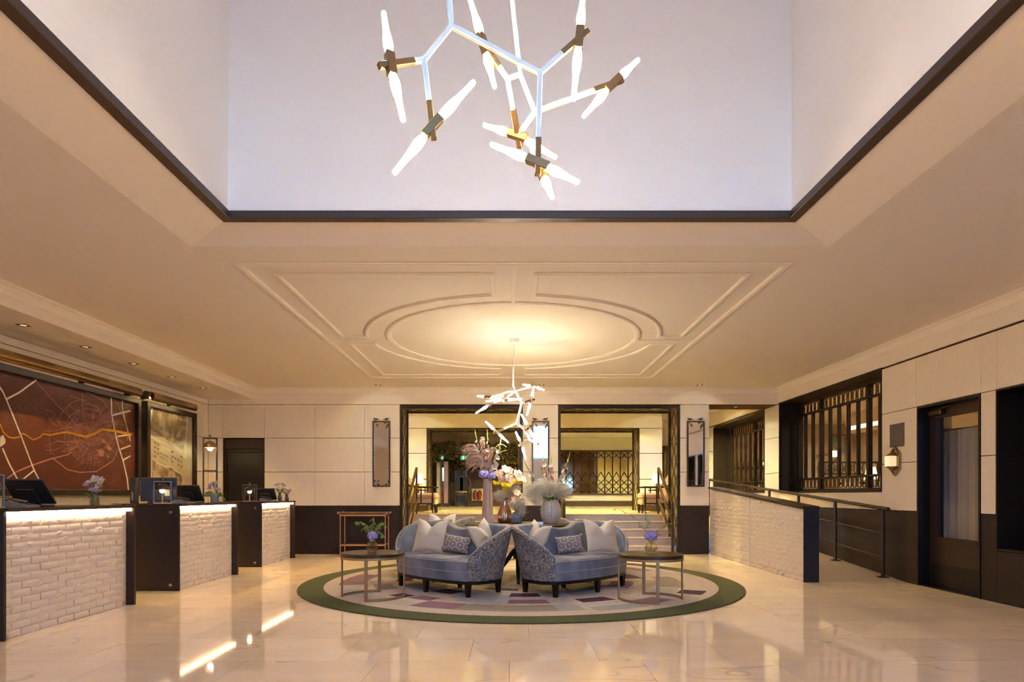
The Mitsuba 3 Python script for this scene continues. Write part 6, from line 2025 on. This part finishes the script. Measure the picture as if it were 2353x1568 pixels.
# ---- tall vase: gladioli, pampas, hydrangeas, twigs
mouth = V1 + (0, 0, 0.60)
G1 = 'white gladioli in the tall vase'
for gi, (px, py, mat, n, bx) in enumerate(sorted([(1091, 984, 'petal_white', 10, -0.05), (1119, 987, 'petal_pink', 10, 0.02), (1152, 1004, 'petal_white', 9, 0.05), (1107, 1062, 'petal_white', 6, 0.0), (1131, 1066, 'petal_white', 6, 0.02), (1120, 1025, 'petal_white', 11, 0.0)])):
    gladiolus(f'pale gladiolus in the tall blush vase, {ORD[gi]} of six from the left', mouth + (0, 0, -0.05), at(px, py, 8.79 + frng.uniform(-0.08, 0.08)), mat, n, 0.25, G1, (bx, 0, 0.02))
for lab, px, py, px2, py2 in (('green gladiolus tip arching to the right of the tall vase', 1138, 1000, 1162, 1027), ('green gladiolus leaf leaning to the right of the tall vase', 1132, 1040, 1162, 1036)):
    k = thing('green_gladiolus', lab, 'stem')
    c = bez(mouth, at(px - 4, py, 8.78), at(px2, py2, 8.75), 16)
    m = MB(); m.tube(c, np.linspace(0.004, 0.002, 16), 6)
    part(k, 'stem', m.done(), 'bud_green', True)
    m = MB()
    for i in range(8):
        m.mesh(trimesh.creation.icosphere(1, 1.0), orient(c[8 + i], c[-1] - c[-3]) @ sc(0.007, 0.007, 0.02))
    part(k, 'bud', m.done(), 'bud_green', True, kind='stuff')


def plume(label, p0, p1, droop, n, L, seed):
    k = thing('pampas_plume', label, 'plume', 'pampas plumes in the tall vase')
    r = np.random.default_rng(seed)
    ax = bez(p0, (np.asarray(p0) + np.asarray(p1)) / 2 + (0, 0, 0.06), p1, 20)
    m = MB(); m.tube(ax, np.linspace(0.003, 0.0015, 20), 5)
    part(k, 'stalk', m.done(), 'plume_pink', True)
    m = MB()
    for i in range(n):
        t = r.uniform(0.35, 1.0); q = ax[int(t * 19)]
        a = r.uniform(-0.7, 0.7); s = L * r.uniform(0.6, 1.0)
        e1 = q + np.array([droop[0] * s * 0.55 + 0.02 * math.sin(a * 5), 0.25 * s * math.sin(a), 0.30 * s]) + r.normal(size=3) * 0.012
        e2 = q + np.array([droop[0] * s * (0.9 + 0.2 * math.cos(a)), 0.45 * s * math.sin(a), -0.35 * s * r.uniform(0.3, 1.7)]) + r.normal(size=3) * 0.02
        m.tube(bez(q, e1, e2, 8), np.linspace(0.0034, 0.0020, 8), 4)
    part(k, 'strand', m.done(), 'plume_pink', True, kind='stuff')


plume('drooping dusty pink pampas plume at the left of the tall vase', mouth, at(1092, 1022, 8.75), (-1.0, 0), 150, 0.20, 1)
plume('upright dusty pink pampas plume in the middle of the tall vase', mouth, at(1112, 1003, 8.83), (-0.35, 0), 130, 0.16, 2)
plume('short dusty pink pampas plume right of the tall vase middle', mouth, at(1137, 1028, 8.72), (-0.45, 0), 90, 0.14, 3)
hydrangea('hydrangea', 'violet hydrangea head on the rim of the tall vase, left one', at(1112, 1091, 8.72), 0.065, 'petal_lilac', 3, mouth, 'hydrangeas on the tall vase')
hydrangea('hydrangea', 'violet hydrangea head on the rim of the tall vase, right one', at(1130, 1095, 8.70), 0.052, 'petal_lilac', 4, mouth, 'hydrangeas on the tall vase')
for lab, pts in (('thin curled twig looping out at the left of the tall vase', [(1104, 1092), (1085, 1072), (1070, 1086), (1080, 1105), (1082, 1118), (1079, 1133)]), ('thin curled twig arching left of the pampas', [(1104, 1065), (1090, 1056), (1072, 1070)]), ('thin curled twig arching right of the tall vase', [(1140, 1035), (1152, 1045), (1156, 1062), (1152, 1080)])):
    P_ = np.array([at(a, b, 8.74) for a, b in [(1116, 1102)] + pts])
    m = MB(); m.tube(smooth_path(P_, 40), 0.0022, 5)
    single('curled_twig', lab, 'twig', m.done(), 'twig', True, group='curled twigs in the tall vase')

# ---- copper vase: lilies, yellow flowers, gypsophila
b2 = V2 + (0, 0, 0.30)
for gi, (px, py) in enumerate(sorted([(1146, 1090), (1160, 1080), (1172, 1085), (1184, 1097), (1195, 1100), (1190, 1090), (1152, 1102), (1166, 1100), (1178, 1108), (1160, 1108), (1172, 1142), (1200, 1104)])):
    flower('lily', f'pale pink lily over the copper vase, {ORD[gi]} of twelve from the left', b2, at(px, py, 9.05 + frng.uniform(-0.08, 0.05)), 'lily', 'petal_pink', s=1.1, group='pale pink lilies over the copper vase')
for gi, (px, py) in enumerate(sorted([(1136, 1110), (1147, 1111), (1158, 1115), (1170, 1116), (1160, 1124), (1184, 1106), (1194, 1108), (1176, 1110), (1188, 1128), (1166, 1131)])):
    flower('yellow_flower', f'bright yellow flower over the copper vase, {ORD[gi]} of ten from the left', b2, at(px, py, 8.98 + frng.uniform(-0.05, 0.05)), 'round', 'petal_yellow', s=1.0, group='yellow flowers over the copper vase')
gypsophila('cloud of tiny white flowers under the yellow flowers of the copper vase', b2, [(at(1150, 1140, 9.0), (0.11, 0.10, 0.075), 0.5), (at(1178, 1125, 9.05), (0.13, 0.10, 0.08), 0.5)], 3400, 5)
b3 = V3 + (0, 0, 0.18)
for px, py, w in ((1187, 1134, 'highest'), (1193, 1142, 'rightmost'), (1184, 1150, 'lowest')):
    flower('peach_flower', f'peach lily over the small blue vase, {w} of three', b3, at(px, py, 8.80), 'lily', 'petal_peach', s=0.9, group='peach lilies over the small blue vase')
gypsophila('cloud of tiny white flowers in the small ribbed blue vase', b3, [(at(1190, 1158, 8.82), (0.12, 0.10, 0.085), 0.8), (at(1199, 1176, 8.80), (0.06, 0.06, 0.06), 0.2)], 3200, 6)

# ---- white vase: gypsophila cloud and gladioli
b4 = V4 + (0, 0, 0.31)
gypsophila('large cloud of tiny white flowers in the white leaf vase', b4, [(at(1222, 1128, 8.85), (0.12, 0.12, 0.12), 0.25), (at(1255, 1122, 8.80), (0.16, 0.13, 0.13), 0.35), (at(1292, 1130, 8.85), (0.15, 0.13, 0.12), 0.3), (at(1234, 1148, 8.78), (0.10, 0.10, 0.08), 0.1)], 9500, 7)
G4 = 'gladioli in the white leaf vase'
for gi, (px, py, mat, n, bx) in enumerate(sorted([(1205, 1060, 'petal_white', 5, -0.06), (1246, 1040, 'petal_pink', 8, 0.0), (1266, 1042, 'petal_pink', 8, 0.0), (1311, 1038, 'petal_white', 7, 0.05), (1309, 1094, 'petal_white', 3, 0.03), (1242, 1072, 'petal_white', 6, 0.0)])):
    gladiolus(f'blush gladiolus in the white leaf vase, {ORD[gi]} of six from the left', b4, at(px, py, 8.82 + frng.uniform(-0.06, 0.06)), mat, n, 0.35, G4, (bx, 0, 0))
m = MB(); r = np.random.default_rng(9)
for i in range(60):
    a = r.uniform(0, 6.28); q = b4 + (0.06 * math.cos(a), 0.06 * math.sin(a), 0.0)
    d = np.array([math.cos(a), math.sin(a), r.uniform(0.5, 1.5)]); d /= np.linalg.norm(d)
    m.add(_v * 2.6, grid_faces(6, 3), orient(q, d, r.uniform(0, 360)))
single('leaf_collar', 'short green leaves at the mouth of the white leaf vase', 'leaves', m.done(), 'leaf_green', True, kind='stuff')

# ---- faceted glass vases on the side tables
def facet_vase(label, M):
    k = thing('glass_vase', label, 'vase', 'faceted glass vases on the side tables', M)
    out = [(0.0, 0.0), (0.045, 0.0), (0.066, 0.042), (0.077, 0.062), (0.055, 0.10), (0.033, 0.128), (0.031, 0.14), (0.037, 0.152)]
    inn = [(0.033, 0.152), (0.027, 0.14), (0.028, 0.128), (0.049, 0.10), (0.069, 0.063), (0.060, 0.046), (0.041, 0.010), (0.0, 0.010)]
    m = MB(); m.lathe(out + inn, 11)
    part(k, 'wall', m.done(), 'smoky_glass')
    return k


scene['smoky_glass'] = {'type': 'dielectric', 'int_ior': 1.5, 'specular_transmittance': rgb(0.93, 0.90, 0.82)}
tz = 0.52 + RZ
fa, fb = np.array([(855 - CX) * 7.40 / FPX, 7.40, tz]), np.array([(1496 - CX) * 7.22 / FPX, 7.22, tz])
facet_vase('faceted glass vase with a lilac hydrangea on the left side table', tr(*fa))
facet_vase('faceted glass vase with a lilac hydrangea on the right side table', tr(*fb))
hydrangea('hydrangea', 'lilac blue hydrangea head in the glass vase of the left side table', fa + (0.005, 0, 0.185), 0.058, 'petal_lilac', 11, fa + (0, 0, 0.05), 'hydrangeas on the side tables')
hydrangea('hydrangea', 'lilac hydrangea head in the glass vase of the right side table', fb + (0.0, 0, 0.195), 0.068, 'petal_lilac', 12, fb + (0, 0, 0.05), 'hydrangeas on the side tables')
mo = fa + (0, 0.02, 0.15)
for gi, (q1, q2, n) in enumerate((((-0.05, 0, 0.22), (-0.20, 0.0, 0.20), 16), ((-0.04, 0.02, 0.25), (-0.13, 0.02, 0.10), 14), ((0.0, 0.03, 0.25), (0.01, 0.03, 0.25), 16), ((0.05, 0.02, 0.25), (0.16, 0.02, 0.17), 12), ((0.06, 0, 0.16), (0.13, 0.0, 0.02), 14))):
    leafy_branch(['long leafy branch reaching left from the left glass vase', 'leafy branch drooping low on the left of the left glass vase', 'upright leafy branch in the left glass vase', 'leafy branch reaching right from the left glass vase', 'leafy branch drooping low on the right of the left glass vase'][gi], (mo, mo + q1, mo + q2), n, int(n * 100 + q2[0] * 77), 'leafy branches of the left glass vase', 0.062)
mo = fb + (0, 0.02, 0.15)
for gi, (q1, q2, n) in enumerate((((-0.05, 0, 0.20), (-0.06, 0.02, 0.34), 9), ((-0.08, 0.02, 0.18), (-0.13, 0.02, 0.16), 8), ((0.06, 0, 0.16), (0.27, 0.02, 0.20), 12), ((0.04, 0, 0.12), (0.12, 0.0, 0.06), 7), ((-0.03, 0.0, 0.2), (-0.02, 0.02, 0.25), 8), ((-0.10, 0.05, 0.30), (-0.42, 0.1, 0.36), 8))):
    leafy_branch(['tallest thin leafy branch above the right glass vase', 'thin leafy branch low on the left of the right glass vase', 'thin leafy branch reaching far right from the right glass vase', 'thin leafy branch low on the right of the right glass vase', 'short upright leafy branch in the right glass vase', 'thin leafy branch reaching far left from the right glass vase'][gi], (mo, mo + q1, mo + q2), n, int(n * 100 + q2[0] * 55 + 9), 'leafy branches of the right glass vase', 0.036)

# ---- small vases on the desks
scene['vase_dark'] = princ((0.05, 0.045, 0.042), 0.3)
scene['vase_grey'] = princ((0.17, 0.18, 0.185), 0.35)
scene['green_pane'] = {'type': 'thindielectric', 'int_ior': 1.5, 'specular_transmittance': rgb(0.62, 0.66, 0.54)}
d1p = np.array([-4.30, 6.52, TOP]); d2p = np.array([-4.28, 9.12, TOP]); d3p = np.array([-4.24, 11.58, TOP]); d4p = np.array([-4.21, 11.86, TOP])
k = thing('glass_jar', 'greenish glass jar of white and lilac flowers on the nearest desk', 'vase', None, tr(*d1p))
m = MB(); m.lathe([(0.0, 0.002), (0.042, 0.002), (0.045, 0.01), (0.045, 0.09), (0.04, 0.10), (0.041, 0.115)], 24)
part(k, 'wall', m.done(), 'green_pane', 40)
m = MB(); m.lathe([(0, 0.004), (0.042, 0.006), (0.042, 0.07), (0, 0.07)], 24)
part(k, 'water', m.done(), 'green_pane', 40)
for i, (dx, dz, kind, mat) in enumerate(((-0.075, 0.21, 'small', 'petal_violet'), (-0.045, 0.24, 'small', 'petal_white'), (-0.02, 0.16, 'small', 'petal_violet'), (0.01, 0.15, 'small', 'petal_violet'), (0.045, 0.15, 'small', 'petal_violet'), (0.04, 0.26, 'lily', 'petal_white'), (0.075, 0.25, 'lily', 'petal_white'), (0.06, 0.20, 'lily', 'petal_white'), (0.02, 0.27, 'lily', 'petal_white'))):
    flower('cut_flower', f'{"white" if "white" in mat else "lilac"} flower in the glass jar on the nearest desk, {ORD[i]} of nine', d1p + (0, 0, 0.05), d1p + (dx, -0.02, dz), kind, mat, s=0.75 if kind == 'lily' else 1.3, n=1 if kind == 'lily' else 6, spread=0.025, group='flowers in the glass jar')
for s, e, w in ((-0.10, 0.13, 'low on the left'), (0.06, 0.22, 'on the right'), (-0.05, 0.24, 'upright on the left')):
    leafy_branch(f'fern sprig {w} in the glass jar of the nearest desk', (d1p + (0, 0, 0.06), d1p + (s * 0.4, 0, e), d1p + (s, 0.01, e)), 12, int(abs(s) * 1000), 'fern sprigs in the glass jar', 0.04)
m = MB(); m.lathe([(0, 0), (0.05, 0), (0.056, 0.01), (0.06, 0.10), (0.056, 0.125), (0.05, 0.125), (0.05, 0.06), (0, 0.05)], 28)
single('vase', 'grey tumbler vase with ferns and pink flowers on the middle desk', 'vase', m.done(), 'vase_grey', 40, M=tr(*d2p))
for gi, (dx, dz) in enumerate(sorted([(-0.02, 0.27), (0.03, 0.28), (-0.07, 0.20), (0.06, 0.19), (-0.06, 0.24), (0.02, 0.21)])):
    flower('cut_flower', f'pink flower in the grey vase of the middle desk, {ORD[gi]} from the left', d2p + (0, 0, 0.06), d2p + (dx, -0.02, dz), 'lily', 'petal_violet', s=0.5, group='pink flowers in the grey vase')
for gi, (s, e, z) in enumerate(((-0.14, 0.17, 0.11), (-0.10, 0.20, 0.15), (0.15, 0.17, 0.04), (0.13, 0.20, 0.10), (0.0, 0.32, 0.30), (-0.04, 0.14, 0.12))):
    leafy_branch(['long fern frond drooping far left of the grey desk vase', 'upper fern frond arching left of the grey desk vase', 'long fern frond hanging far right of the grey desk vase', 'upper fern frond arching right of the grey desk vase', 'upright fern frond in the middle of the grey desk vase', 'short fern frond at the front of the grey desk vase'][gi], (d2p + (0, 0, 0.09), d2p + (s * 0.6, 0, e), d2p + (s, -0.02, z)), 22, int(abs(s) * 1000 + z * 70), 'fern fronds in the grey vase', 0.045)
for P0, lab, sc_ in ((d3p, 'taller dark bottle vase of small flowers at the end of the farthest desk', 1.0), (d4p, 'smaller dark bottle vase of small flowers at the end of the farthest desk', 0.72)):
    m = MB(); m.lathe([(0, 0), (0.026, 0), (0.036, 0.03), (0.036, 0.07), (0.024, 0.11), (0.022, 0.135), (0.032, 0.15), (0.027, 0.15), (0.018, 0.12), (0, 0.1)], 24)
    single('vase', lab, 'vase', m.done(), 'vase_dark', 40, M=tr(*P0) @ sc(1.0, 1.0, sc_))
    which = 'taller' if sc_ == 1 else 'smaller'
    for gi, (dx, dz) in enumerate(((-0.07, 0.29), (-0.02, 0.31), (0.05, 0.31), (0.09, 0.28)) if sc_ == 1 else ((-0.05, 0.16), (0.0, 0.19), (0.05, 0.17), (0.06, 0.20))):
        flower('cut_flower', f'pinkish flower in the {which} bottle vase of the farthest desk, {ORD[gi]} from left', P0 + (0, 0, 0.11 * sc_), P0 + (dx, -0.01, dz), 'small', 'petal_violet', s=1.3, n=5, spread=0.02, group=f'flowers in the {which} bottle vase')
    for gi, s in enumerate((-0.10, -0.05, 0.07, 0.11) if sc_ == 1 else (-0.05, 0.04)):
        leafy_branch(f'leafy sprig in the {which} bottle vase of the farthest desk, {ORD[gi]} from left', (P0 + (0, 0, 0.13 * sc_), P0 + (s * 0.4, 0, 0.22 * sc_), P0 + (s, 0.0, 0.24 * sc_)), 16, int(abs(s) * 1000), f'sprigs in the {which} bottle vase', 0.042)
m = MB(); r = np.random.default_rng(4)
for i in range(26):
    m.mesh(trimesh.creation.icosphere(0, 0.008), tr(-4.27 + r.uniform(-0.05, 0.05), 6.83 + r.uniform(-0.05, 0.04), TOP + 0.007 + r.uniform(0, 0.008)))
single('sweets', 'small heap of copper wrapped sweets at the end of the nearest desk', 'sweets', m.done(), 'copper', kind='stuff')
